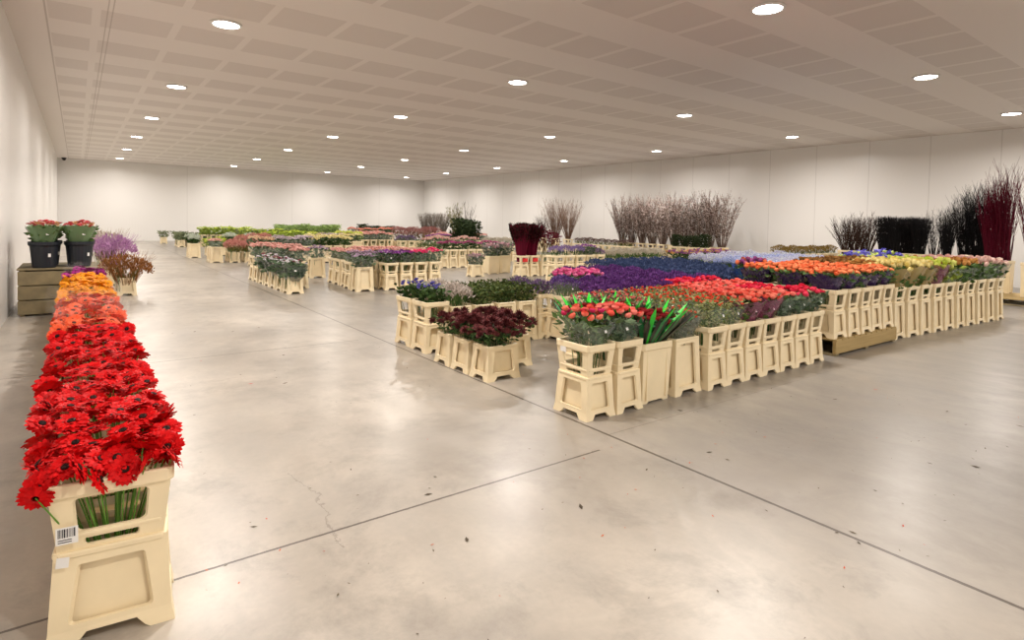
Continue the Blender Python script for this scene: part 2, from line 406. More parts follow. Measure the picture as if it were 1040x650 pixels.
def sleeve_mb(hx0, hy0, hx1, hy1, z0, z1, zig=.03, n=20, crumple=.012):
    mb = MB(); rows = []
    for i in range(5):
        t = i/4; row = []
        for j in range(n):
            a = 2*PI*j/n; c, s = math.cos(a), math.sin(a)
            k = 1/max(abs(c), abs(s))**.75
            hx, hy = hx0+(hx1-hx0)*t, hy0+(hy1-hy0)*t
            row.append((c*k*hx+R.uniform(-1,1)*crumple*t, s*k*hy+R.uniform(-1,1)*crumple*t, z0+(z1-z0)*t+(zig*R.uniform(-1,1) if i == 4 else 0)))
        rows.append(row)
    mb.grid(rows, 0, True); return mb
mb = MB(); mb.quad((-.016,0,-.012),(.016,0,-.012),(.016,0,.012),(-.016,0,.012)); ME_TAG = mb.mesh('price_tag', WHITE)

CLEARW = clear('clear_film', (.80,.86,.83), .13)
CLEARG = clear('grey_green_film', (.25,.34,.28), .24)
CLEARP = clear('burgundy_film', (.24,.05,.12), .72)
KRAFT = clear('tan_film', (.50,.36,.14), .62)
BLUEF = clear('blue_film', (.03,.10,.40), .75)
NAVYF = clear('dark_violet_film', (.045,.02,.10), .86)
GREYF = clear('smoky_film', (.13,.16,.14), .5)
SLEEVES = {'clear': CLEARW, 'green': CLEARG, 'burg': CLEARP, 'kraft': KRAFT, 'blue': BLUEF, 'navy': NAVYF, 'smoke': GREYF, 'mint': clear('mint_film', (.20,.34,.16), .72)}
G_DK = ((.025,.055,.018), (.06,.11,.03)); G_MD = ((.05,.11,.03), (.12,.19,.06)); G_GY = ((.06,.11,.055), (.15,.21,.12)); G_YL = ((.18,.26,.04), (.34,.42,.08)); G_OL = ((.10,.10,.03), (.20,.17,.06)); G_BR = ((.10,.055,.025),(.17,.11,.04))

# kind table: style, bloom colours, leaf colours, options
K = {}
def kind(key, noun, style, c1, c2, lf=G_MD, **o):
    K[key] = dict(noun=noun, style=style, c=(c1, c2), lf=lf, name=o.pop('name', 'flower_bouquet'), **o)
kind('coralmix', 'coral rose and red spray bouquet', 'heads', (.85,.10,.07), (.90,.22,.15), n=20, r=.034, sleeve='clear', extra=((.45,.02,.03),(.6,.03,.15)), name='rose_bouquet')
kind('coral', 'coral rose bouquet', 'heads', (.90,.11,.09), (.95,.26,.21), n=26, r=.035, sleeve='green', lf=G_GY, name='rose_bouquet')
kind('crimson', 'crimson rose bouquet', 'heads', (.72,.010,.05), (.86,.06,.12), n=26, r=.035, sleeve='green', lf=G_GY, name='rose_bouquet')
kind('burgrose', 'coral rose bouquet in a burgundy sleeve', 'heads', (.86,.10,.07), (.90,.26,.18), n=26, r=.035, sleeve='burg', name='rose_bouquet')
kind('stripe', 'dark red bouquet in a black and neon green striped sleeve', 'stripe', (.16,.008,.012), (.30,.015,.02), n=28, r=.034, name='rose_bouquet')
kind('redspray', 'pale green spray bouquet with small red blooms', 'spray', (.75,.03,.02), (.85,.12,.06), lf=((.13,.21,.05),(.44,.40,.20)), n=24, r=.017, sleeve='green')
kind('redspray2', 'mixed green spray bouquet with pink and red blooms', 'spray', (.70,.03,.04), (.75,.25,.22), lf=((.10,.15,.05),(.34,.26,.17)), n=24, r=.017, sleeve=None)
kind('smokespray', 'small red spray bouquet in a smoky sleeve', 'spray', (.65,.04,.03), (.75,.2,.1), lf=((.16,.18,.10),(.30,.28,.18)), n=24, r=.017, sleeve='smoke')
kind('statice', 'deep purple statice bouquet', 'fuzz', (.095,.028,.16), (.21,.075,.30), lf=G_DK, name='statice_bouquet')
kind('limonium', 'dusty violet limonium bouquet', 'fuzz', (.14,.08,.19), (.30,.20,.36), lf=G_MD, name='limonium_bouquet', flat=1)
kind('bluethistle', 'dark blue thistle bouquet', 'fuzz', (.035,.055,.14), (.10,.14,.28), lf=((.05,.08,.10),(.10,.14,.16)), name='thistle_bouquet')
kind('pinkcarn', 'pink carnation bouquet', 'heads', (.70,.06,.25), (.85,.22,.42), n=28, r=.036, sleeve='clear', lf=G_GY, ruf=.3, name='carnation_bouquet')
kind('violetwrap', 'small violet bouquet in a clear sleeve', 'fuzz', (.10,.04,.20), (.22,.12,.36), sleeve='clear')
kind('orange', 'orange rose bouquet in a dark violet sleeve', 'heads', (.88,.17,.06), (.93,.30,.13), n=24, r=.038, sleeve='navy', name='rose_bouquet', shal=1)
kind('hyd', 'pale blue hydrangea bouquet', 'heads', (.22,.28,.60), (.52,.58,.80), n=9, r=.064, head='ball', sleeve='clear', lf=G_GY, name='hydrangea_bouquet')
kind('hydw', 'white and lilac hydrangea bouquet', 'heads', (.62,.66,.62), (.42,.40,.70), n=9, r=.064, head='ball', sleeve='clear', lf=G_GY, name='hydrangea_bouquet')
kind('iris', 'blue iris bouquet with yellow green buds', 'heads', (.07,.06,.45), (.22,.20,.65), n=20, r=.036, ruf=.3, extra=((.50,.62,.10),(.62,.70,.2)), lf=G_YL, name='iris_bouquet')
kind('tulipblue', 'orange and violet tulip bouquet in a blue sleeve', 'heads', (.70,.16,.05), (.20,.05,.22), n=20, r=.034, head='tulip', sleeve='blue', name='tulip_bouquet')
kind('mixviolet', 'mixed violet and orange bouquet', 'heads', (.16,.06,.22), (.42,.16,.26), n=24, r=.038, extra=((.65,.22,.08),(.45,.50,.12)), lf=G_DK)
kind('lily', 'yellow lily bouquet in a tan sleeve', 'heads', (.74,.56,.14), (.80,.68,.30), n=18, r=.036, head='tulip', sleeve='kraft', lf=G_MD, name='lily_bouquet')
kind('kraftbrown', 'rust brown bouquet in a tan sleeve', 'heads', (.34,.13,.04), (.50,.24,.06), n=24, r=.036, sleeve='kraft', lf=G_OL)
kind('lime', 'lime green lily bouquet in a burgundy sleeve', 'heads', (.50,.62,.06), (.66,.70,.16), n=18, r=.036, head='tulip', sleeve='burg', lf=G_YL, name='lily_bouquet')
kind('limeclear', 'lime green lily bouquet in a clear sleeve', 'heads', (.52,.60,.08), (.70,.72,.2), n=20, r=.034, head='tulip', sleeve='clear', lf=G_YL, name='lily_bouquet')
kind('rust', 'rust orange lily bouquet', 'heads', (.45,.17,.04), (.55,.28,.08), n=20, r=.034, head='tulip', sleeve='clear', lf=G_MD, name='lily_bouquet')
kind('pinklily', 'pale pink lily bouquet', 'heads', (.66,.34,.30), (.74,.52,.46), n=20, r=.034, head='tulip', sleeve='clear', lf=G_MD, name='lily_bouquet')
kind('creamrose', 'cream and pink rose bouquet', 'heads', (.72,.60,.46), (.70,.42,.40), n=20, r=.038, sleeve='smoke', lf=G_MD, name='rose_bouquet')
kind('brownsleeve', 'dark brown bouquet in a burgundy sleeve', 'heads', (.20,.09,.03), (.34,.17,.05), n=24, r=.036, sleeve='burg', lf=G_BR)
kind('maroon', 'maroon leucadendron bouquet', 'rosette', (.085,.018,.022), (.20,.055,.055), lf=G_DK, name='leucadendron_bouquet')
kind('panblue', 'blue bouquet with white leaf edges', 'heads', (.05,.05,.30), (.16,.14,.48), n=18, r=.026, extra=((.30,.36,.26),(.46,.48,.38)), lf=G_DK, ruf=.25)
kind('fluff', 'fluffy white grass bouquet', 'fuzz', (.50,.44,.40), (.66,.58,.52), lf=G_MD, name='grass_bouquet', long=1)
kind('green', 'dark green foliage bouquet', 'leaf', (.045,.09,.025), (.13,.15,.045), name='foliage_bouquet')
kind('euca', 'grey green eucalyptus bouquet', 'leaf', (.13,.17,.09), (.26,.28,.16), name='foliage_bouquet')
kind('darkgreen', 'tall dark green foliage bouquet', 'leaf', (.015,.03,.012), (.04,.06,.02), name='foliage_bouquet', high=1)
kind('limemum', 'lime green chrysanthemum bouquet', 'heads', (.50,.62,.04), (.64,.72,.14), n=12, r=.040, head='mum', lf=G_YL, name='chrysanthemum_bouquet')
kind('ferngreen', 'bright green fern bouquet', 'leaf', (.20,.33,.08), (.40,.52,.20), name='fern_bouquet', high=1)
kind('whitegreen', 'white and green hydrangea bouquet', 'heads', (.62,.64,.56), (.36,.44,.32), n=9, r=.064, head='ball', lf=G_DK, name='hydrangea_bouquet')
kind('pinkgyp', 'dusty pink gypsophila bouquet', 'fuzz', (.52,.20,.17), (.68,.36,.31), lf=G_OL, name='gypsophila_bouquet')
kind('pinkrose', 'soft pink rose bouquet', 'heads', (.76,.34,.30), (.80,.50,.44), n=24, r=.034, lf=G_GY, sleeve='clear', name='rose_bouquet')
kind('salmon', 'salmon pink rose bouquet', 'heads', (.76,.24,.17), (.80,.38,.28), n=24, r=.034, lf=G_GY, name='rose_bouquet')
kind('peach', 'peach rose bouquet', 'heads', (.74,.46,.28), (.80,.60,.42), n=24, r=.034, lf=G_GY, name='rose_bouquet')
kind('creamyel', 'pale yellow rose bouquet', 'heads', (.74,.62,.24), (.80,.72,.42), n=24, r=.034, lf=G_DK, name='rose_bouquet')
kind('whitemauve', 'white and mauve chrysanthemum bouquet', 'heads', (.55,.44,.52), (.70,.62,.64), n=16, r=.048, head='mum', lf=G_DK, sleeve='clear', name='chrysanthemum_bouquet')
kind('mauve', 'mauve chrysanthemum bouquet', 'heads', (.38,.26,.40), (.60,.46,.56), n=16, r=.048, head='mum', lf=G_GY, sleeve='clear', name='chrysanthemum_bouquet')
kind('whitepurple', 'white bouquet with dark purple centres', 'heads', (.74,.68,.74), (.84,.80,.82), n=14, r=.030, head='mum', extra=((.20,.04,.12),(.45,.03,.06)), lf=G_GY, sleeve='smoke', name='anemone_bouquet')
kind('purple', 'vivid purple chrysanthemum bouquet', 'heads', (.24,.04,.32), (.42,.12,.46), n=16, r=.046, head='mum', lf=G_DK, sleeve='smoke', name='chrysanthemum_bouquet')
kind('hotpink', 'hot pink gerbera bouquet', 'heads', (.85,.02,.17), (.90,.07,.30), n=18, r=.048, head='mum', lf=G_GY, sleeve='green', name='gerbera_bouquet')
kind('magenta', 'magenta chrysanthemum bouquet', 'heads', (.42,.03,.20), (.58,.10,.32), n=18, r=.046, head='mum', lf=G_DK, name='chrysanthemum_bouquet')
kind('dustypink', 'tall dusty rose grass bouquet', 'fuzz', (.28,.11,.10), (.44,.20,.18), lf=G_BR, name='grass_bouquet', high=1)
kind('glass', 'pink lily bouquet in a large smoky sleeve', 'heads', (.55,.28,.33), (.66,.42,.46), n=18, r=.036, head='tulip', sleeve='smoke', lf=G_DK, name='lily_bouquet', bigsleeve=1)
kind('lavender', 'pale violet lavender bouquet', 'fuzz', (.17,.11,.30), (.32,.22,.46), lf=G_DK, name='lavender_bouquet')
kind('whitegrey', 'off-white limonium bouquet', 'fuzz', (.42,.38,.30), (.60,.54,.45), lf=G_MD, name='limonium_bouquet')
kind('darkhedge', 'dull plum heather bouquet', 'fuzz', (.10,.06,.06), (.19,.12,.10), lf=G_OL, name='heather_bouquet')
kind('olivehedge', 'olive brown heather bouquet', 'fuzz', (.20,.13,.03), (.32,.22,.06), lf=G_OL, name='heather_bouquet')
kind('darkred', 'dark burgundy foliage bouquet', 'fuzz', (.09,.006,.02), (.20,.02,.05), lf=G_BR, high=1, name='foliage_bouquet')
kind('brownbush', 'rust brown dried grass bouquet', 'fuzz', (.22,.085,.025), (.42,.19,.07), lf=G_OL, name='grass_bouquet', wide=1)
kind('lilacbush', 'lilac dried limonium bouquet', 'fuzz', (.42,.20,.42), (.60,.36,.58), lf=G_OL, name='limonium_bouquet', wide=1)
kind('beigebush', 'pale beige dried grass bouquet', 'fuzz', (.44,.36,.28), (.58,.50,.42), lf=G_OL, name='grass_bouquet', wide=1)
kind('potmix', 'red and yellow mixed bouquet', 'heads', (.62,.015,.04), (.72,.16,.16), n=18, r=.042, extra=((.85,.50,.03),(.80,.48,.44)), lf=G_MD, sleeve='mint', head='mum', top=.228)

HEADS = {}
def head_mb(k):
    h = k.get('head', 'rose'); r = k['r']
    if h == 'ball': return ball_mb(r)
    if h == 'mum': return mum_mb(r)
    if h == 'tulip': return tulip_mb(r)
    return rose_mb(r, k.get('ruf', .12))
def build_kind(key, near, seed):
    """list of (part name, mesh, matrix, label) with the rim of the bucket at z = 0"""
    k = K[key]; R.seed(hash_(key)+seed*17+near)
    sx, sy = (.172, .208) if k['style'] in ('heads', 'spray', 'stripe') else (.160, .198)
    near = near or k.get('head') == 'ball'
    hi = .25 if k.get('high') else 0
    parts = []
    pm = petal(*k['c']); lm = petal(*k['lf'])
    parts.append(('stems', stems_mesh(26, -.30, .06, .09, .12, STEMD), Matrix(), None))
    st = k['style']
    if st in ('heads', 'stripe', 'spray'):
        r = k['r']; n = k['n']
        top = k.get('top', .20 if st != 'stripe' else .15)
        if k.get('shal'): top = .19
        # golden spiral over an oval dome
        slots = []
        for i in range(n):
            t = math.sqrt((i+.5)/n); a = i*2.39996+seed
            x, y = t*math.cos(a), t*math.sin(a); q = 1/max(abs(math.cos(a)), abs(math.sin(a)))**.5
            slots.append((x*q*sx*.98, y*q*sy*.98, top+.05*(1-t*t)+R.uniform(-.018,.018)-r*.4, t, a))
        hk = (key, 'h')
        if hk not in HEADS:
            HEADS[hk] = [head_mb(k).mesh('bloom', pm, smooth=k.get('head', 'rose') in ('rose', 'tulip')) for _ in range(2)]
            if 'extra' in k:
                HEADS[(key, 'x')] = [head_mb(dict(k, r=r*.85)).mesh('bloom', petal(*k['extra'])) for _ in range(2)]
        merged = MB()
        for i, (x, y, z, t, a) in enumerate(slots):
            M = Matrix.Translation((x, y, z)) @ Euler((R.uniform(-.25,.25)-.5*y/sy, R.uniform(-.25,.25)+.5*x/sx, R.uniform(0,6.28))).to_matrix().to_4x4()
            ex = 'extra' in k and i % 3 == 1
            if near: parts.append(('bloom', HEADS[(key, 'x' if ex else 'h')][i % 2], M, None))
            else: merged.add(head_mb(k), M, 1 if ex else 0)
        if not near: parts.append(('blooms', merged.mesh('blooms', [pm]+([petal(*k['extra'])] if 'extra' in k else [])), Matrix(), None))
        if st == 'spray':
            mb = leaves_mb(420 if near else 180, -.02, .235, sx*1.02, sy*1.0, .042, .011, .5)
            parts.append(('leaves', mb.mesh('leaves', lm), Matrix(), None))
        elif st == 'stripe':
            mb = leaves_mb(110, .08, .19, sx*.9, sy*.9, .05, .014, .3); parts.append(('leaves', mb.mesh('leaves', petal(*G_DK)), Matrix(), None))
        else:
            mb = leaves_mb(190 if near else 80, -.02, .18, sx*.92, sy*.92, .085, .024, .4)
            parts.append(('leaves', mb.mesh('leaves', lm), Matrix(), None))
    if st == 'stripe':
        mb = MB(); N = 44
        for j in range(N):
            a0, a1 = 2*PI*j/N, 2*PI*(j+.98)/N
            def pt(a, t, z):
                c, s = math.cos(a), math.sin(a); q = 1/max(abs(c), abs(s))**.8
                return (c*q*(.07+.22*t), s*q*(.09+.22*t), z)
            zt = .235+(.045 if j % 4 == 1 else -.01)+R.uniform(-.01,.01); mcol = (1 if j % 4 == 1 else 2) if j % 2 else 0
            am = (a0+a1)/2
            mb.poly([pt(a0,0,-.05), pt(a1,0,-.05), pt(a1,.75,zt-.07), pt(am,1.0,zt), pt(a0,.75,zt-.07)], mcol)
        parts.append(('sleeve', mb.mesh('sleeve', [STRB, STRG, STRD]), Matrix(), 'black sleeve with neon green stripes'))
    elif st == 'fuzz':
        mb = MB(); n = (620 if near else 380)*(2 if k.get('wide') else 1)
        w = 1.45 if k.get('wide') else 1.0
        for _ in range(n):
            a = R.uniform(0, 2*PI); t = math.sqrt(R.random()); q = 1/max(abs(math.cos(a)), abs(math.sin(a)))**.6
            x, y = t*math.cos(a)*q*sx*1.08*w, t*math.sin(a)*q*sy*1.08*w
            zt = (.16 if k.get('flat') else .245)-(.09 if w == 1 else .15)*t*t+hi+(.05 if w > 1 else 0); z = zt-R.random()**(2 if w == 1 else 1.1)*(.09+hi*.5 if w == 1 else .20*(1-.6*t))
            d = Vector((x*2.2, y*2.2, .55)).normalized()+rdir(.1)*.45
            L = R.uniform(.022,.05)*(1.5 if k.get('long') else 1); leaf(mb, (x, y, z), d, L, L*(.16 if k.get('long') else .27))
        parts.append(('blooms', mb.mesh('blooms', pm), Matrix(), None))
        mb = MB()
        for _ in range(90 if near else 50):
            x, y = R.uniform(-1,1)*sx*.9, R.uniform(-1,1)*sy*.9
            d = Vector((x*1.6, y*1.6, .9)).normalized(); leaf(mb, (x*.75, y*.75, R.uniform(-.03,.06)+R.random()*hi), d, R.uniform(.09,.15), .010)
        parts.append(('leaves', mb.mesh('leaves', lm), Matrix(), None))
        if w > 1:
            mb = MB()
            for _ in range(120):
                x, y = R.uniform(-1,1), R.uniform(-1,1); mb.tube([(x*.08,y*.1,-.05),(x*.2,y*.24,.2),(x*.27+R.uniform(-.03,.03),y*.33+R.uniform(-.03,.03),.30+R.uniform(-.06,.05))], .0025, .001, 3)
            parts.append(('dry_stems', mb.mesh('dry_stems', pm), Matrix(), None))
    elif st == 'leaf':
        mb = leaves_mb((420 if near or hi else 240)+(300 if hi else 0), -.01, .20+hi, sx*1.0, sy*1.0, .062 if not hi else .085, .016, .5)
        parts.append(('leaves', mb.mesh('leaves', pm), Matrix(), None))
    elif st == 'rosette':
        mbh = MB()
        for i in range(34):
            el = math.acos(1-(i+.5)/34*.9); az = i*2.39996
            d = Vector((math.sin(el)*math.cos(az), math.sin(el)*math.sin(az), math.cos(el)+.15))
            leaf(mbh, d*.008, d, .052, .011, up=Vector((0,0,1)) if el > .3 else Vector((1,0,0)))
        if (key, 'h') not in HEADS: HEADS[(key, 'h')] = [mbh.mesh('bloom', pm)]
        for i in range(26):
            t = math.sqrt((i+.5)/26); a = i*2.39996+seed
            M = Matrix.Translation((t*math.cos(a)*sx*1.35, t*math.sin(a)*sy*1.25, .16-.08*t*t+R.uniform(-.03,.03))) @ Euler((R.uniform(-.3,.3)-.8*t*math.sin(a), R.uniform(-.3,.3)+.8*t*math.cos(a), R.uniform(0,6))).to_matrix().to_4x4() @ Matrix.Scale(R.uniform(.9,1.25), 4)
            parts.append(('bloom', HEADS[(key, 'h')][0], M, None))
        mb = leaves_mb(200, .0, .13, sx*1.15, sy*1.1, .07, .014, .1)
        parts.append(('leaves', mb.mesh('leaves', lm), Matrix(), None))
    s = k.get('sleeve')
    if s:
        z1 = .17 if s not in ('kraft', 'burg', 'mint') else .205
        if k.get('bigsleeve'): mb = sleeve_mb(.10, .13, .20, .25, -.06, .27)
        else: mb = sleeve_mb(.095, .125, *((.185, .222) if s not in ('kraft', 'burg', 'mint') else (.205, .245)), -.06, z1)
        parts.append(('sleeve', mb.mesh('sleeve', SLEEVES[s], smooth=True), Matrix(), None))
        if near:
            f = R.uniform(-.06,.06)
            parts.append(('price_tag', ME_TAG, Matrix.Translation((f, -.195, .10)) @ Euler((-.35, 0, .2)).to_matrix().to_4x4(), 'small white price tag'))
    return parts
def hash_(s):
    h = 7
    for c in s: h = (h*31+ord(c)) % 100003
    return h
STRB = mat('black_print_film', (.008,.012,.010), .3); STRG = mat('neon_green_film', (.05,.75,.06), .35); STRD = mat('deep_green_film', (.01,.20,.06), .35)
PROTO = {}
def bouquet(key, loc, label, group, rz=0, seed=0, scale=1.0):
    d = math.hypot(loc[0], loc[1]); near = d < 13.6
    pk = (key, near, seed % 3)
    if pk not in PROTO: PROTO[pk] = build_kind(key, near, seed % 3)
    o = thing(K[key]['name'], label, 'bouquet', loc, rz, group)
    if scale != 1: o.scale = (scale,)*3
    slv = None
    for n, me, M, lab in PROTO[pk]:
        p = put(n, me, slv if n == 'price_tag' and slv else o, M=M)
        if n == 'sleeve': slv = p
        if lab: p['label'] = lab
    return o
SHORT = dict(stripe='striped sleeve', redspray='pale spray', redspray2='mixed spray', smokespray='smoky spray', coralmix='coral spray', burgrose='burgundy sleeve', tulipblue='blue sleeve tulips', lime='lime lilies', limeclear='clear sleeved lilies', lily='yellow lilies', kraftbrown='tan sleeve', brownsleeve='brown bouquet', orange='orange roses', iris='irises', glass='smoky lilies', potmix='mix', whitepurple='white blooms', panblue='blue blooms', violetwrap='violet wrap')
J = random.Random(3)
SEED = [0]
PLACED = []
def spot(key, typ, x, y, where, bed, z0=0, rz=0, jit=.012, scale=1.0, dz=0, bl=None):
    """one bucket and the bouquet that stands in it"""
    SEED[0] += 1
    if math.hypot(x, y) > 14: scale *= J.uniform(.86, 1.16)
    x += J.uniform(-jit, jit); y += J.uniform(-jit, jit); a = rz+J.uniform(-.03, .03)+(PI if J.random() < .5 else 0)
    noun = K[key]['noun']; short = noun.split(' bouquet')[0]
    lb = '%s under %s, %s' % (WORD[typ], SHORT.get(key, short), where)
    if len(lb.split()) > 15: lb = '%s under %s, %s' % (WORD[typ].replace(' flower', ''), ' '.join(SHORT.get(key, short).split()[-2:]), where)
    b = bucket(typ, (x, y, z0), a, lb, 'buckets of '+bed)
    lab = '%s, %s' % (noun, where)
    if len(lab.split()) > 15: lab = '%s bouquet, %s' % (SHORT.get(key, short), where)
    q = bouquet(key, (x, y, z0+RIM[typ]+dz), lab, bed, rz+J.uniform(-.06,.06), SEED[0], scale)
    PLACED.append((x, y)); return b, q
def bed(name, key, cells, scale=1.0):
    """cells = (x, y, type[, z0]); numbered by row from the camera and by column from the main aisle"""
    rows = sorted({round(c[1], 2) for c in cells})
    one = len(rows) > 1 and all(sum(round(c[1], 2) == yy for c in cells) == 1 for yy in rows)
    for r, yy in enumerate(rows):
        cs = sorted(c for c in cells if round(c[1], 2) == yy)
        for i, c in enumerate(cs):
            kk = key if isinstance(key, str) else key[(i*3+r*2) % len(key)]
            w = '%s from aisle' % ORD[i+1]
            if one: w = '%s back' % ORD[r+1]
            elif len(rows) > 1: w += ', %s row' % ORD[r+1]
            spot(kk, c[2], c[0], c[1], w+', '+name, name, c[3] if len(c) > 3 else 0, scale=scale)
def rowcells(x0, x1, y, typ, pitch=.36, z0=0):
    n = max(1, int(round((x1-x0)/pitch))); return [(x0+pitch*(i+.5), y, typ, z0) for i in range(n)]
# ------------------------------------------------------------------ camera
CY, CP, CR, FPX, PX, PY = math.radians(36.6887), math.radians(1.8579), math.radians(1.1767), 593.47, 520.0, 243.68
fwd = Vector((math.sin(CY)*math.cos(CP), math.cos(CY)*math.cos(CP), -math.sin(CP)))
rt = Vector((math.cos(CY), -math.sin(CY), 0)); up = rt.cross(fwd)
r2 = rt*math.cos(CR)+up*math.sin(CR); u2 = -rt*math.sin(CR)+up*math.cos(CR)
cam = bpy.data.cameras.new('camera'); co = bpy.data.objects.new('camera', cam); COL.objects.link(co)
co.matrix_world = Matrix(((r2.x, u2.x, -fwd.x, 0), (r2.y, u2.y, -fwd.y, 0), (r2.z, u2.z, -fwd.z, 1.6), (0, 0, 0, 1)))
cam.sensor_width = 36; cam.lens = FPX/1040*36; cam.shift_y = -(325-PY)/1040; cam.clip_end = 200; cam.clip_start = .05
SC.camera = co

# ------------------------------------------------------------------ front block, nearest row
F = [('coralmix','stack',3.435,0,'at the aisle corner of the front row'), ('coral','stack',3.775,0,'second from the aisle corner, front row'),
     ('stripe','plain',4.17,PI/2,'third from the aisle corner, front row'), ('smokespray','tall',4.63,PI/2,'fourth from the aisle corner, front row'),
     ('redspray','stack',5.035,0,'fifth from the aisle corner, front row'), ('redspray','stack',5.37,0,'sixth from the aisle corner, front row'),
     ('burgrose','stack',5.70,0,'seventh from the aisle corner, front row'), ('burgrose','stack',6.035,0,'eighth from the aisle corner, front row'),
     ('coral','stack',6.37,0,'ninth from the aisle corner, front row'), ('crimson','stack',6.70,0,'tenth from the aisle corner, front row'),
     ('crimson','stack',7.035,0,'beside the wooden pallet, front row')]
for i, (k, ty, x, rz, w) in enumerate(F):
    b, q = spot(k, ty, x, 3.54, w, 'the front row', rz=rz, jit=.004, scale=1.25 if k == 'stripe' else 1.06)
    if i == 0:
        l = put('price_tag', WHITE and ME_TAG, upper(b), (-.162, .10, .545-.338), (0, 0, -PI/2)); l.scale = (2.2, 1, 2.4); l['label'] = 'white paper tag'
    if i == 1:
        l = put('red_label', ME_REDL, upper(b), (-.160, -.12, .50-.338), (0, 0, -PI/2)); l['label'] = 'red label'
    if i == 1: put('barcode_label', ME_STICK, b, (-.172, -.10, .25), (0, 0, -PI/2))
for i, (k, x) in enumerate([('stripe',3.93),('stripe',4.27),('redspray2',4.5),('redspray',4.85),('redspray',5.2),('redspray',5.55),('coral',5.9),('coral',6.25),('crimson',6.6),('crimson',6.96)]):
    spot(k, 'stack', x, 3.99, '%s from aisle in the row behind the front row' % ORD[i+1], 'the second row of the front block')
bed('red spray bed', 'redspray', rowcells(4.85, 5.85, 4.45, 'stack'))
bed('coral rose bed', ['coral', 'coral', 'crimson'], [c for y in (4.45, 4.9) for c in rowcells(5.85+(y > 4.6)*.35, 7.3, y, 'stack')])
spot('redspray2', 'stack', 4.66, 4.42, 'behind the striped sleeves, first from aisle', 'the mixed sprays')
spot('redspray2', 'stack', 4.31, 4.40, 'behind the striped sleeves, second from aisle', 'the mixed sprays')
bed('purple statice bed', 'statice', rowcells(4.85, 6.2, 4.9, 'stack')+rowcells(5.2, 7.7, 5.35, 'stack')+rowcells(5.55, 7.7, 5.8, 'stack')+rowcells(6.3, 7.7, 6.25, 'stack')+rowcells(6.3, 7.7, 6.7, 'stack')+rowcells(6.3, 7.7, 7.15, 'stack'))
spot('violetwrap', 'stack', 5.35, 5.95, 'beside the pink carnations', 'the violet wraps')
spot('pinkcarn', 'stack', 5.72, 6.3, 'nearest aisle before the purple statice', 'the pink carnations', scale=1.15)
spot('pinkcarn', 'stack', 6.08, 6.3, 'against the purple statice', 'the pink carnations', scale=1.15)
bed('blue thistle bed', 'bluethistle', [c for j in range(8) for c in rowcells(7.75+.08*j, 9.9+.12*j, 5.35+.45*j, 'stack')])
spot('tulipblue', 'high', 8.35, 4.98, 'before the blue thistles', 'the tulips', scale=1.25)
bed('hydrangea bed', ['hyd', 'hydw', 'hydw'], [c for j in range(6) for c in rowcells(9.95+.12*j+(j < 1)*-.7, 12.6+.25*j, 5.35+.45*j, 'stack')], 1.22)
bed('iris bed', 'iris', rowcells(12.1, 13.6, 5.05, 'high')+rowcells(12.7, 14.0, 5.5, 'high'), 1.3)
bed('burgundy sleeve bed', 'brownsleeve', rowcells(9.7, 11.9, 4.9, 'high'), 1.2)
# orange roses on the pallet
ORG = [(7.72+.365*i, 3.58+.47*j, 'stack', .21) for j in range(3) for i in range(5)]
bed('pallet of orange roses', 'orange', ORG)
# long row of the far bay
E_ = ['lily','lily','lily','lime','limeclear','rust','rust','pinklily','pinklily','creamrose']
E2 = ['kraftbrown','lily','lily','limeclear','limeclear','rust','pinklily','pinklily','pinklily','creamrose']
for j, ks in enumerate((E_, E2)):
    for i, k in enumerate(ks):
        w = ('%s beyond the pallet in the pallet row' if j == 0 else '%s beyond the pallet in the row behind') % ORD[i+1]
        spot(k, 'high', 9.63+.418*i, 3.56-.028*i+.45*j, w, 'the row beyond the pallet', rz=PI/2 if j == 0 else 0, jit=.004, scale=1.32)
bed('brown sleeves behind the lilies', 'kraftbrown', rowcells(9.5, 11.2, 4.45, 'high'))
# ------------------------------------------------------------------ maroon and green block
for i, (x, y, w) in enumerate([(3.44,4.87,'nearest the crossing of the floor joints'),(3.44,5.24,'middle of the aisle side'),(3.44,5.61,'far end of the aisle side'),(3.87,5.2,'inner side, nearer one'),(3.87,5.58,'inner side, farther one')]):
    spot('maroon', 'base', x, y, w, 'the maroon block', rz=PI/2, jit=.004, scale=1.12, dz=.01)
for y, a in ((6.32, 'nearer'), (6.77, 'farther')):
    for i, (k, ty) in enumerate([('panblue','stack'),('fluff','tall'),('green','tall'),('green','tall'),('green','tall'),('limonium','stack')]):
        spot(k, ty, 3.48+.347*i, y, '%s from aisle, %s row behind the maroon leucadendrons' % (ORD[i+1], a), 'the block behind the maroon bouquets', dz=-.05 if k == 'panblue' else 0)
# ------------------------------------------------------------------ middle blocks
spot('mauve', 'tall', 5.04, 12.22, 'end of the pink block', 'the pink block', rz=PI/2, scale=1.2)
for i, k in enumerate(['purple', 'purple', 'hotpink', 'hotpink']):
    spot(k, 'stack', 5.66+.37*i, 12.26, '%s stack of the pink block' % ORD[i+1], 'the pink block', jit=.004, scale=1.12)
bed('second row of the pink block', ['mauve', 'purple', 'pinkrose'], rowcells(4.85, 7.0, 12.75, 'stack'))
bed('rows of the pink block', 'pinkrose', [c for y in (13.2, 13.65, 14.1) for c in rowcells(4.95, 7.2, y, 'stack')])
bed('green and magenta block', ['green'], rowcells(8.7, 9.5, 16.75, 'stack'))
bed('magenta row', 'magenta', rowcells(9.55, 12.0, 16.95, 'stack'))
spot('glass', 'base', 9.12, 13.95, 'in the low bucket', 'the smoky sleeved lilies', rz=PI/2, scale=1.25)
spot('glass', 'plain', 10.05, 14.5, 'in the nearer plain bucket', 'the smoky sleeved lilies', rz=PI/2, scale=1.25)
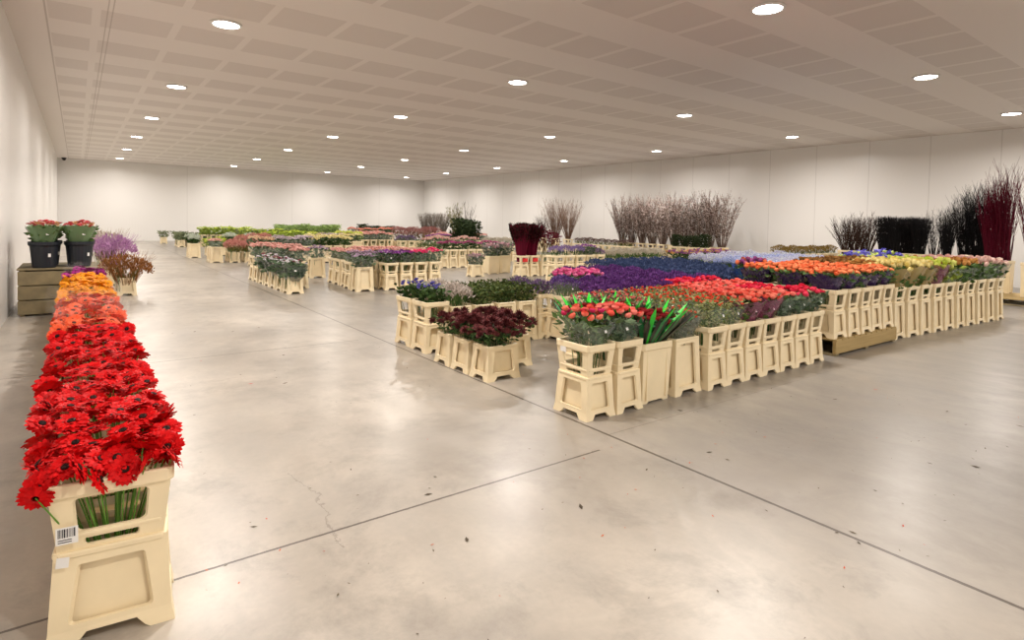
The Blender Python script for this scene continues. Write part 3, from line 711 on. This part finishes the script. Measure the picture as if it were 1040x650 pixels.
spot('glass', 'plain', 10.58, 14.65, 'in the farther plain bucket', 'the smoky sleeved lilies', rz=PI/2, scale=1.25)
for i in range(2): spot('darkred', 'stack', 11.12+.37*i, 13.42, '%s beside the dark amaranth' % ORD[i+1], 'the burgundy foliage', scale=1.45)
bed('lavender row', ['lavender', 'lavender', 'limonium', 'lavender', 'purple'], rowcells(9.55, 11.35, 11.2, 'high'))
bed('off-white limonium bed', 'whitegrey', rowcells(11.45, 14.0, 11.25, 'stack')+rowcells(11.6, 14.4, 11.75, 'stack'))
bed('violet mix bed', 'mixviolet', rowcells(12.9, 15.4, 9.9, 'stack')+rowcells(13.2, 15.8, 10.4, 'stack'))
# left edge of the middle blocks
for i in range(5): spot('whitepurple', 'base', 3.63, 12.52+.5*i, '%s from the near end of the low row' % ORD[i+1], 'the low row of white bouquets', jit=.004, scale=1.45)
for i, (x, y) in enumerate([(3.63,15.05),(3.63,15.52),(4.02,13.4),(4.02,13.9),(4.02,14.4),(4.02,14.9),(4.02,15.4)]):
    spot('pinkrose', 'stack', x, y, '%s of the stacks beside the low white row' % ORD[i+1], 'the pink stacks', scale=1.15)
spot('mauve', 'tall', 5.1, 15.5, 'standing alone in the cross aisle', 'the lone bucket', rz=PI/2, scale=1.3)
# ------------------------------------------------------------------ far blocks
def frow(name, key, x0, x1, y, typ='stack', deep=1, pitch=.40, scale=1.25):
    bed(name, key, [c for j in range(deep) for c in rowcells(x0, x1, y+.48*j, typ, pitch)], scale)
frow('far pale row', 'whitemauve', 5.3, 6.4, 20.3, deep=2)
frow('far yellow row', 'creamyel', 6.45, 7.9, 20.5, deep=2)
frow('far peach row', 'peach', 4.35, 5.2, 19.8, deep=1)
frow('far mauve filler row', ['mauve', 'whitemauve'], 7.9, 9.6, 24.0)
spot('creamyel', 'plain', 8.25, 21.85, 'on the far pallet', 'the far pallet', z0=.15, rz=PI/2)
spot('creamyel', 'plain', 8.75, 21.95, 'second on the far pallet', 'the far pallet', z0=.15, rz=PI/2)
spot('pinkrose', 'tall', 3.75, 21.7, 'nearer tall bucket by the dusty gypsophila', 'the far pink corner', rz=PI/2)
spot('pinkrose', 'tall', 3.75, 22.1, 'farther tall bucket by the dusty gypsophila', 'the far pink corner', rz=PI/2)
bed('far gypsophila block', 'pinkgyp', [(4.3+.45*i, 21.6+.48*j, 'base') for i in range(3) for j in range(2)]+[(4.75+.4*i, 22.7, 'tall') for i in range(3)], 1.5)
spot('whitegreen', 'tall', 3.5, 24.4, 'nearer one at the aisle', 'the far hydrangeas', rz=PI/2)
spot('whitegreen', 'tall', 3.5, 24.85, 'farther one at the aisle', 'the far hydrangeas', rz=PI/2)
frow('far lime pair', 'limemum', 4.0, 4.75, 25.2, 'base', 2)
frow('far eucalyptus block', 'euca', 3.9, 4.8, 32.5, 'base', 3, scale=1.6)
frow('farthest lime row', 'limemum', 4.9, 7.2, 32.6, 'stack', 2, scale=1.5)
spot('euca', 'base', 3.75, 36.6, 'last bucket toward the back wall', 'the last bucket', scale=1.6)
frow('far mixed green row', ['limemum', 'darkgreen', 'euca'], 6.3, 9.0, 30.5, 'stack', 2, scale=1.35)
frow('far low lime row', ['limemum', 'whitegreen'], 4.9, 6.4, 28.5, 'base', 1, scale=1.4)
frow('far fern rows', 'ferngreen', 8.6, 12.0, 32.5, 'tall', 2, .42)
frow('far pale green row', ['limemum', 'whitegreen', 'euca'], 6.6, 9.0, 27.6, 'stack', 1, .42)
frow('far lime yellow row', ['limeclear', 'limemum', 'creamyel'], 7.9, 10.2, 25.2, 'stack', 1)
frow('far rust row', 'rust', 10.3, 11.2, 26.2, 'stack', 1)
frow('far salmon row', 'salmon', 11.2, 13.6, 29.2, 'high', 1, .42)
frow('far dark green row', 'darkgreen', 12.6, 14.6, 31.2, 'stack', 1, .42)
frow('far soft pink rows', ['pinkrose', 'whitemauve', 'pinkrose'], 9.6, 12.0, 25.6, 'stack', 2)
frow('far violet pair', 'limonium', 11.7, 12.6, 24.4, 'stack', 1)
frow('far dusty grass rows', 'dustypink', 12.2, 14.4, 25.6, 'tall', 2)
frow('far purple row', 'purple', 12.7, 13.8, 23.6, 'stack', 1)
frow('far rose row', ['pinkrose', 'whitemauve', 'pinkrose'], 13.6, 16.4, 24.2, 'stack', 2)
frow('far dark heap', 'darkgreen', 12.95, 13.8, 21.0, 'high', 2, scale=1.75)
frow('far white row', 'whitegrey', 12.6, 14.2, 18.7, 'stack', 1)
frow('pink row behind the magenta', ['pinklily', 'whitemauve', 'glass'], 10.2, 12.4, 19.2, 'stack', 1)
# heather beds along the wall
bed('plum heather bed by the wall', 'darkhedge', [(19.2+.42*j, 17.3+.40*i, 'stack') for i in range(9) for j in range(1)])
bed('olive heather bed', 'olivehedge', [(16.9+.40*i, 9.25, 'high') for i in range(9)])
bed('foliage below the pale branches', 'darkgreen', [(18.5, 13.0+.42*i, 'high') for i in range(4)])

# ------------------------------------------------------------------ branches
def branch_mesh(n, L, fan, c, r=.005, flat=0, side=3, bud=None, seed=1, droop=0):
    R.seed(seed*31+n); mb = MB(); mc = MB()
    for i in range(n):
        a = R.uniform(0, 2*PI); q = math.sqrt(R.random()); x, y = q*math.cos(a), q*math.sin(a)
        l = L*(R.uniform(.93,1.0) if flat else R.uniform(.62,1.0)*(1-.12*q))
        p0 = Vector((x*.09, y*.12, -.35)); p1 = Vector((x*.12, y*.15, 0)); pts = [p0, p1]
        d = Vector((x*fan, y*fan, 1)).normalized(); p = p1.copy(); N = 6
        for s in range(N):
            d = (d+Vector((R.uniform(-.07,.07)+x*fan*.05, R.uniform(-.07,.07)+y*fan*.05, -droop*s*q))).normalized(); p = p+d*l/N; pts.append(p.copy())
            if s >= 1:
                for _ in range(side):
                    if R.random() < .55:
                        e = (d+rdir(.3)*.55).normalized(); ll = l*R.uniform(.06,.16)
                        m = p+e*ll*.5+Vector((0,0,.1*ll)); mb.tube([p, m, p+e*ll+Vector((0,0,.3*ll))], r*.45, r*.2, 3)
                        if bud:
                            for _ in range(2):
                                b = p+e*ll*R.random()+Vector((0,0,.1*ll)); leaf(mc, b, rdir(.4), .055, .017)
                if bud:
                    for _ in range(2): leaf(mc, p+d*R.uniform(-.12,.12), rdir(.4), .055, .017)
        mb.tube(pts, r, r*.35, 3)
    ms = mb.mesh('twigs', petal(*c))
    return [('twigs', ms)]+([('buds', mc.mesh('buds', petal(*bud)))] if bud else [])
BR_W = ((.10,.065,.05),(.24,.17,.14)); BUD_W = ((.78,.68,.64),(.40,.30,.27)); BR_B = ((.004,.004,.005),(.015,.013,.014)); BR_R = ((.07,.003,.012),(.15,.012,.03))
BR_D = ((.03,.016,.012),(.09,.05,.04)); BR_N = ((.13,.075,.05),(.22,.13,.09)); BR_O = ((.13,.11,.09),(.22,.19,.16)); BR_Y = ((.10,.09,.02),(.20,.19,.03))
def on_x(px, x):
    d = r2*((px-520)/FPX)-u2*((240-PY)/FPX)+fwd; return d.y/d.x*x
def branch_bunch(parts, x, y, z0, typ, label, where, grp, s=1.0, rz=None):
    bucket(typ, (x, y, z0), J.uniform(-.04,.04)+PI/2*0, '%s holding branches, %s' % (WORD[typ], where), 'buckets of '+grp)
    o = thing('branch_bouquet', label, 'branches', (x, y, z0+RIM[typ]), J.uniform(-.4,.4), grp)
    o.scale = (s, s, s*J.uniform(.97,1.03))
    for n, me in parts: put(n, me, o)
WB = [branch_mesh(62, 2.0, .30, BR_W, .010, bud=BUD_W, seed=s, side=5) for s in (1, 2, 3)]
YS = [18.1-.56*i for i in range(10)]
for i, y in enumerate(YS):
    branch_bunch(WB[i % 3], 19.7, y, 0, 'high', 'tall pale budding branches by the wall, %s bunch from the far end' % ORD[i+1], '%s of the pale row by the wall' % ORD[i+1], 'the pale budding branches')
NB = branch_mesh(90, 2.2, .36, BR_N, .010, seed=5, side=4); NB2 = branch_mesh(60, 1.35, .34, BR_D, .009, seed=6, side=4)
for i, (px, p, lab) in enumerate([(551, NB2, 'shorter grey brown branches beside the tall brown ones by the wall'), (564, NB, 'tall brown branches by the wall, farther bunch'), (577, NB, 'tall brown branches by the wall, nearer bunch')]):
    branch_bunch(p, 19.7, on_x(px, 19.7), 0, 'high', lab, ['beside the tall brown ones', 'farther brown bunch', 'nearer brown bunch'][i], 'the brown branches', .92)
OB = branch_mesh(80, 1.15, .42, BR_O, .014, flat=1, seed=7)
for i, (px, x) in enumerate([(432, 18.7), (441, 18.9), (450, 18.9)]):
    branch_bunch(OB, x, on_x(px, x), 0, 'high', 'grey twig bundle in the far corner, %s of three' % ORD[i+1], '%s of three in the far corner' % ORD[i+1], 'the grey corner twigs')
YB_ = branch_mesh(26, 1.9, .30, BR_Y, .012, bud=((.16,.16,.02),(.28,.26,.05)), seed=8, side=4); KB = branch_mesh(20, 2.0, .5, BR_D, .011, seed=9, side=4)
branch_bunch(YB_, 18.6, on_x(462, 18.6), 0, 'high', 'yellow green leafy branches beside the dark twigs', 'yellow green bunch', 'the far leafy branches')
branch_bunch(KB, 18.2, on_x(473, 18.2), 0, 'high', 'dark wiry twigs behind the dark green foliage', 'dark wiry bunch', 'the far leafy branches')
DB = branch_mesh(80, 1.15, .42, BR_D, .008, seed=10, side=4)
for i, px in enumerate((860, 870, 881)):
    branch_bunch(DB, 19.3, on_x(px, 19.3), .15, 'high', 'fanned brown twigs before the black birch block, %s of three' % ORD[i+1], '%s of the brown fans' % ORD[i+1], 'the fanned brown twigs')
BB = [branch_mesh(170, .92, .13, BR_B, .008, flat=1, seed=s, side=5) for s in (11, 12)]
ny = [on_x(899, 19.0)-.29*i for i in range(4)]
for i, y in enumerate(ny):
    branch_bunch(BB[i % 2], 19.0, y, .15, 'deep', 'level-topped black birch bundle, %s in the dense block' % ORD[i+1], '%s in the black birch block' % ORD[i+1], 'the black birch block')
BT = branch_mesh(150, 1.85, .13, BR_B, .008, seed=13, side=4); BS = branch_mesh(40, 1.35, .25, BR_B, .007, seed=14, side=4); RB = branch_mesh(130, 2.15, .05, BR_R, .009, seed=15, side=2)
for px, x, p, s, lab, w in [(949, 18.9, BS, .85, 'sparse black twigs beside the level black block', 'sparse black twigs'), (962, 18.6, BT, .70, 'short black twigs between the sparse and the tall ones', 'short black twigs'),
        (980, 18.3, BT, .85, 'middle height black twigs beside the tall black bunch', 'middle black twigs'), (994, 18.0, BT, 1.0, 'tallest black twig bunch beside the dark red stems', 'tallest black twigs'), (1008, 17.7, RB, .90, 'dark red stems beside the tall black twigs', 'first red stems'),
        (1019, 17.5, RB, 1.0, 'tallest dark red stems before the gap', 'tallest red stems'), (1052, 16.9, RB, 1.0, 'dark red stems beyond the gap, cut by the picture edge', 'red stems beyond the gap')]:
    branch_bunch(p, x, on_x(px, x), .15, 'deep', lab, w, 'the black and red stems', s)
# dark amaranth fountain: two bunches of long strands with shaggy tops
def amaranth_mesh(seed):
    R.seed(seed); mb = MB(); mc = MB()
    for i in range(150):
        a = R.uniform(0, 2*PI); q = math.sqrt(R.random()); x, y = q*math.cos(a), q*math.sin(a); l = R.uniform(.74,.92)
        pts = [(x*.10, y*.12, -.3), (x*.13, y*.15, 0), (x*.20, y*.22, l*.45), (x*.36, y*.36, l)]
        mb.tube(pts, .009, .010, 3)
        for _ in range(18):
            t = R.random()**.55; leaf(mc, (x*(.20+.17*t), y*(.22+.15*t), l*(.45+.55*t)), Vector((x*.6, y*.6, R.uniform(-.6,.9)))+rdir(.1)*.5, .075, .018)
    return [('stems', mb.mesh('stems', petal((.10,.004,.018),(.22,.012,.04)))), ('tassels', mc.mesh('tassels', petal((.022,.005,.006),(.055,.013,.013))))]
AM = amaranth_mesh(4)
for i, x in enumerate((10.36, 10.74)):
    o = bucket('stack', (x, 13.45, 0), 0, 'cream two-tier bucket with red window labels under the %s amaranth' % ORD[i+1], 'buckets of the amaranth')
    for dx in (0,):
        l = put('red_label', ME_REDL, upper(o), (0, -.205, .425-.338)); l.scale = (4.6, 1, 1.8); l['label'] = 'red panel behind the window'
    q = thing('amaranth_bouquet', 'tall shaggy dark amaranth bouquet with red stems, %s of the pair' % ['aisle side one', 'inner one'][i], 'bouquet', (x, 13.45, .61), i*1.3, 'the dark amaranth')
    for n, me in AM: put(n, me, q)

# ------------------------------------------------------------------ pallets and crate
def pallet(x0, x1, y0, y1, h, label, z0=0.0):
    o = thing('wooden_pallet', label, 'pallet', ((x0+x1)/2, (y0+y1)/2, z0)); w, d = (x1-x0)/2, (y1-y0)/2
    for y in (-d+.022, 0, d-.022):
        mb = MB(); mb.box(-w, w, y-.022, y+.022, .03, h-.022, bev=.004); put('stringer', mb.mesh('stringer', WOOD), o)
    for x in (-w+.06, 0, w-.06):
        mb = MB(); mb.box(x-.05, x+.05, -d+.01, d-.01, 0, .03, bev=.003); put('bottom_board', mb.mesh('bottom_board', WOODD), o)
    n = max(4, int(2*w/.16))
    for i in range(n):
        x = -w+(i+.5)*2*w/n; mb = MB(); mb.box(x-w/n+.012, x+w/n-.012, -d, d, h-.022, h, bev=.003); put('deck_board', mb.mesh('deck_board', WOOD), o)
    return o
pallet(7.53, 9.36, 3.35, 4.76, .21, 'long wooden pallet carrying the orange roses in the front row')
pallet(7.95, 9.05, 21.5, 22.4, .15, 'small wooden pallet far down the hall under two plain buckets')
pallet(16.1, 17.75, 3.35, 4.52, .15, 'wooden pallet under the dark red stems at the wall')
pallet(17.78, 18.95, 4.40, 5.65, .15, 'wooden pallet under the tall black twigs')
pallet(18.45, 19.75, 5.70, 7.75, .15, 'wooden pallet under the level black birch block')
pallet(18.7, 19.9, 7.80, 9.0, .15, 'wooden pallet under the fanned brown twigs')
cr = thing('wooden_crate', 'greenish brown slatted wooden crate by the wall under black pots', 'crate', (-.23, 12.1, 0))
w, d = .49, .66
for i in range(3):
    for nm, bx in (('front_board', (-w, w, -d, -d+.025)), ('back_board', (-w, w, d-.025, d)), ('side_board', (-w, -w+.025, -d+.03, d-.03)), ('side_board', (w-.025, w, -d+.03, d-.03))):
        mb = MB(); mb.box(*bx, .03+.222*i, .235+.222*i, bev=.004); put(nm, mb.mesh(nm, WOODD), cr)
for x in (-w+.055, w-.055):
    for y in (-d+.055, d-.055):
        mb = MB(); mb.box(x-.028, x+.028, y-.028, y+.028, 0, .70, bev=.003); put('corner_post', mb.mesh('corner_post', WOODD), cr)
for i in range(6):
    y = -d+(i+.5)*2*d/6; mb = MB(); mb.box(-w-.01, w+.01, y-.10, y+.10, .70, .725, bev=.003); put('top_board', mb.mesh('top_board', WOODD), cr)
mb = MB(); mb.lathe([(.001,.004),(.145,.004),(.15,.02),(.178,.33),(.20,.36),(.20,.405),(.190,.405),(.172,.34),(.14,.03),(.001,.03)], 24); ME_POT = mb.mesh('pot', DARKP, smooth=False)
for i, (x, y, w_) in enumerate([(-.46,11.62,'nearest the wall'), (-.02,11.72,'beside the walkway'), (-.44,12.1,'behind, nearest the wall'), (.0,12.25,'behind, beside the walkway')]):
    o = thing('flower_pot', 'black plastic flower pot on the wooden crate, '+w_, 'pot', (x+.05, y, .726), .3*i, 'black pots on the crate')
    put('pot', ME_POT, o); l = put('white_label', ME_TAG, o, (.07, -.172, .2), (0, 0, .35)); l.scale = (1.1, 1, 2.2); l['label'] = 'white paper label'
    bouquet('potmix', (x+.05, y, 1.14), K['potmix']['noun']+' in black pot, '+w_, 'bouquets in the black pots', .4*i*0, i, 1.12)
for i, (k, x, y, ty, w_) in enumerate([('brownbush', .76, 13.65, 'base', 'beyond the gerbera row'), ('lilacbush', .62, 15.6, 'stack', 'behind the brown grass'), ('beigebush', .55, 17.4, 'stack', 'behind the lilac bush')]):
    spot(k, ty, x, y, w_, 'the dried bouquets by the wall', dz=-.06, scale=1.7, rz=.1)

# ------------------------------------------------------------------ gerbera row along the wall
def gerbera_meshes(c1, c2, mid, seed):
    R.seed(seed); mb = MB()
    for n, r0, r1, w, z in ((22, .011, .054, .0078, 0), (18, .010, .047, .0072, .005), (14, .008, .026, .005, .008)):
        for i in range(n):
            a = 2*PI*(i+R.uniform(-.2,.2))/n+z*40; L = r1*R.uniform(.93,1.05); dz = R.uniform(-.006,.007); c, s = math.cos(a), math.sin(a)
            def P(r, t, h): return (c*r-s*t, s*r+c*t, z+h)
            m = (r0+L)/2; q = r0+(L-r0)*.85
            A, B = P(r0,-w*.35,-.003), P(r0,w*.35,-.003); C, D = P(m,w,.004+dz*.3), P(m,-w,.004+dz*.3); E, Fv = P(q,w*.85,.003+dz), P(q,-w*.85,.003+dz); T = P(L,0,.001+dz)
            n0 = len(mb.v); mb.v += [A,B,C,D,E,Fv,T]; mb.f += [(n0,n0+1,n0+2,n0+3),(n0+3,n0+2,n0+4,n0+5),(n0+5,n0+4,n0+6)]; mb.m += [0,0,0]
    me = mb.mesh('petals', petal(c1, c2, .5))
    mc = MB(); mc.lathe([(.0135,.006),(.012,.012),(.007,.0135),(.001,.012)], 10); ce = mc.mesh('centre', petal(*mid))
    return me, ce
mb = MB(); mb.tube([(0,0,0),(.004,0,.5),(0,0,1)], .0034, .0026, 5); ME_GST = mb.mesh('stem', STEM, smooth=True)
GK = {'red': [gerbera_meshes((.50,.001,.003), (.76,.006,.008), ((.012,.004,.004),(.03,.008,.006)), s) for s in (1,2,3)],
      'coral': [gerbera_meshes((.80,.075,.02), (.88,.16,.06), ((.03,.01,.01),(.10,.04,.02)), s) for s in (4,5)],
      'amber': [gerbera_meshes((.84,.27,.003), (.90,.38,.01), ((.30,.12,.01),(.5,.2,.02)), s) for s in (6,7)],
      'magenta': [gerbera_meshes((.30,.004,.16), (.42,.02,.26), ((.03,.004,.02),(.06,.01,.04)), s) for s in (8,9)]}
GN = {'red': 'red gerbera with a dark eye', 'coral': 'coral orange gerbera under clear film', 'amber': 'amber yellow gerbera', 'magenta': 'magenta gerbera'}
G = random.Random(11)
PITCH = .375
for k in range(23):
    col = 'red' if k < 8 else 'coral' if k < 13 else 'amber' if k < 20 else 'magenta'
    y0 = 2.78+PITCH*k; xc = .118; rz = PI/2+(-.10 if k == 0 else G.uniform(-.03,.03))
    place = 'nearest bucket of the wall row' if k == 0 else '%s bucket of the wall row' % ORD[k+1]
    b = bucket('stack', (xc, y0, 0), rz, 'cream two-tier bucket of %s gerberas, %s' % (col, ORD[k+1] + ' in the wall row' if k else 'nearest in the wall row'), 'buckets of the gerbera wall row')
    if k == 0:
        # its front faces -y: the +x side of the bucket after the quarter turn is away, so labels go on its own -x side
        l = put('barcode_label', ME_STICK, upper(b), (-.163, .135, .39-.338), (0, 0, -PI/2)); l.scale = (.95, 1, 1.15); l['label'] = 'white barcode label'
        l = put('torn_sticker', ME_TAG, b, (-.1655, .148, .325), (0, .1, -PI/2)); l.scale = (1.2, 1, 1.6); l['label'] = 'torn white sticker'
    nx, ny = (6, 7 if k == 0 else 6 if k == 1 else 5) if col == 'red' else (6, 4)
    for i in range(nx):
        for j in range(ny):
            u = (i+.5)/nx*2-1; v = (j+.5)/ny*2-1
            x = xc-.02+u*.235+G.uniform(-.018,.018); y = y0+v*PITCH*.55+G.uniform(-.02,.02)
            if k == 3 and u > .5 and v < 0: x -= .14
            z = .690+(.02 if k else 0)-.045*u*u+G.uniform(-.028,.028)+(.018 if (i+j) % 2 else -.012)
            tx, ty = G.uniform(-.35,.35), G.uniform(-.3,.3)+u*.45
            if k == 0 and j == 0: tx = G.uniform(.75,1.25); z -= .055; y += .008
            elif k == 0 and j < 3: tx = G.uniform(.3,.8); z -= .03
            else: tx += .18
            if i == 0: x -= .02; z -= .025; ty -= .35
            if i == nx-1: ty += .2
            rx, ry, rz_ = xc+(x-xc)*.22, y0+(y-y0)*.22, .20
            o = thing('%s_gerbera' % col, '%s in the %s' % (GN[col], place), 'gerbera', (rx, ry, rz_), 0, '%s gerberas in the %s' % (col, place))
            me, ce = GK[col][(i*5+j*3+k) % len(GK[col])]
            h = Vector((x-rx, y-ry, z-rz_)); s = G.uniform(1.06,1.24)
            Mh = Matrix.Translation(h) @ Euler((tx, ty, G.uniform(0,6.28))).to_matrix().to_4x4() @ Matrix.Scale(s, 4)
            put('centre', ce, put('bloom', me, o, M=Mh))
            put('stem', ME_GST, o, M=Vector((0,0,1)).rotation_difference(h).to_matrix().to_4x4() @ Matrix.Diagonal((1,1,h.length,1)))
# clear film round the coral gerberas
def film_mesh(seed, w, d, h):
    R.seed(seed); mb = MB(); rows = []; n = 36
    for i in range(6):
        t = i/5; row = []
        for j in range(n):
            a = 2*PI*j/n; c, s = math.cos(a), math.sin(a); k = 1/max(abs(c), abs(s))**.7; q = .78+.30*t
            row.append((c*k*w*q+R.uniform(-.016,.016), s*k*d*q+R.uniform(-.016,.016), h*t+(R.uniform(-.05,.05) if i == 5 else 0)))
        rows.append(row)
    mb.grid(rows, 0, True)
    for _ in range(7):
        a = R.uniform(0, 2*PI); p = Vector((w*math.cos(a)*.9, d*math.sin(a)*.9, h*.85)); e = Vector((math.cos(a)*.6-.3, math.sin(a), .5)).normalized(); f = e.orthogonal().normalized(); g = .05
        mb.grid([[p+f*g*u+e*.10*v+e.cross(f)*R.uniform(-.012,.012) for u in (-1,-.3,.3,1)] for v in (0,.5,1,1.3)])
    return mb.mesh('film', CLEARF, smooth=False)
CLEARF = clear('crinkled_film', (.95,.95,.95), .028, .05)
for i, (y, s) in enumerate([(5.95, 1), (6.6, 2), (7.2, 3)]):
    o = thing('film_sleeve', 'crinkled clear film sleeve round the coral gerberas, %s of three' % ORD[i+1], 'plastic sleeve', (.10, y, .56), 0, 'clear film sleeves')
    put('film', film_mesh(20+s, .245, .20, .27), o)
o = thing('film_sleeve', 'crinkled clear film sleeve round the magenta gerberas', 'plastic sleeve', (.10, 10.65, .58), 0, 'clear film sleeves')
put('film', film_mesh(31, .25, .34, .23), o)

# ------------------------------------------------------------------ litter on the floor
R.seed(5); mb = MB()
for _ in range(230):
    x, y = R.uniform(.4, 6.5), R.uniform(1.0, 3.2) if R.random() < .75 else R.uniform(3, 9)
    if y > 3.2: x = R.uniform(.5, 3.1)
    a = R.uniform(0, 6.28); l = R.uniform(.004,.014)*(2.4 if R.random() < .15 else 1); c, s = math.cos(a), math.sin(a)
    mb.poly([(x-c*l, y-s*l, .002), (x+s*l*.35, y-c*l*.35, .003), (x+c*l, y+s*l, .005), (x-s*l*.35, y+c*l*.35, .003)], 0 if R.random() < .75 else 1)
o = put('petal_litter', mb.mesh('petal_litter', [petal((.06,.045,.03),(.14,.11,.07)), petal((.55,.03,.02),(.6,.15,.05))])); tag(o, 'scattered leaf bits and petals on the concrete floor', 'litter'); o['kind'] = 'stuff'


# ------------------------------------------------------------------ buckets wholly covered by the flowers round them: one mass
BK = [o for o in SC.objects if o.name.split('.')[0] == 'flower_bucket']
BK.sort(key=lambda o: int(o.name.split('.')[1]) if '.' in o.name else 0)
HID = '000000000000000001111111111111111111101111110111111111111101110001111111111111111111111111111111111111111111111111111111111111111111111111111111111111111111111111111111111111111111110000001011011110000000000111111111111111000010000000111110000000000000000101011101111100000000000000000001011111011111101111111111111100000000100000001110000101000101100000000010110000010000010000010000110111010001111111111111111111111111110011111111011111000111101100001100000000000101100100001111001111111000100000000000000000001110000000000000000110000000011001110000111000000001111111111111111111111'
bpy.context.view_layer.update()
hidden = [o for o, h in zip(BK, HID) if h == '1'] if HID[0] in '01' else []
mv, mf = [], []
for o in hidden:
    for c in list(o.children):
        n = len(mv); M = c.matrix_world
        mv += [tuple(M @ v.co) for v in c.data.vertices]; mf += [tuple(n+i for i in p.vertices) for p in c.data.polygons]
        bpy.data.objects.remove(c)
    bpy.data.objects.remove(o)
if hidden:
  me = bpy.data.meshes.new('covered_buckets'); me.from_pydata(mv, [], mf); me.materials.append(CREAM)
  o = tag(put('covered_bucket_mass', me), 'cream buckets standing covered among the flower beds', 'buckets'); o['kind'] = 'stuff'

# ------------------------------------------------------------------ world and view
w = bpy.data.worlds.new('world'); SC.world = w; w.use_nodes = True
w.node_tree.nodes['Background'].inputs[0].default_value = (.02,.02,.02,1)
SC.view_settings.view_transform = 'Standard'; SC.view_settings.look = 'None'
SC.view_settings.exposure = 0.0; SC.view_settings.gamma = 1.0; SC.view_settings.use_curve_mapping = False
SC.cycles.use_denoising = True; SC.cycles.transparent_max_bounces = 24; SC.cycles.diffuse_bounces = 5; SC.cycles.max_bounces = 10
SC.cycles.use_light_tree = True; SC.cycles.sample_clamp_indirect = 8
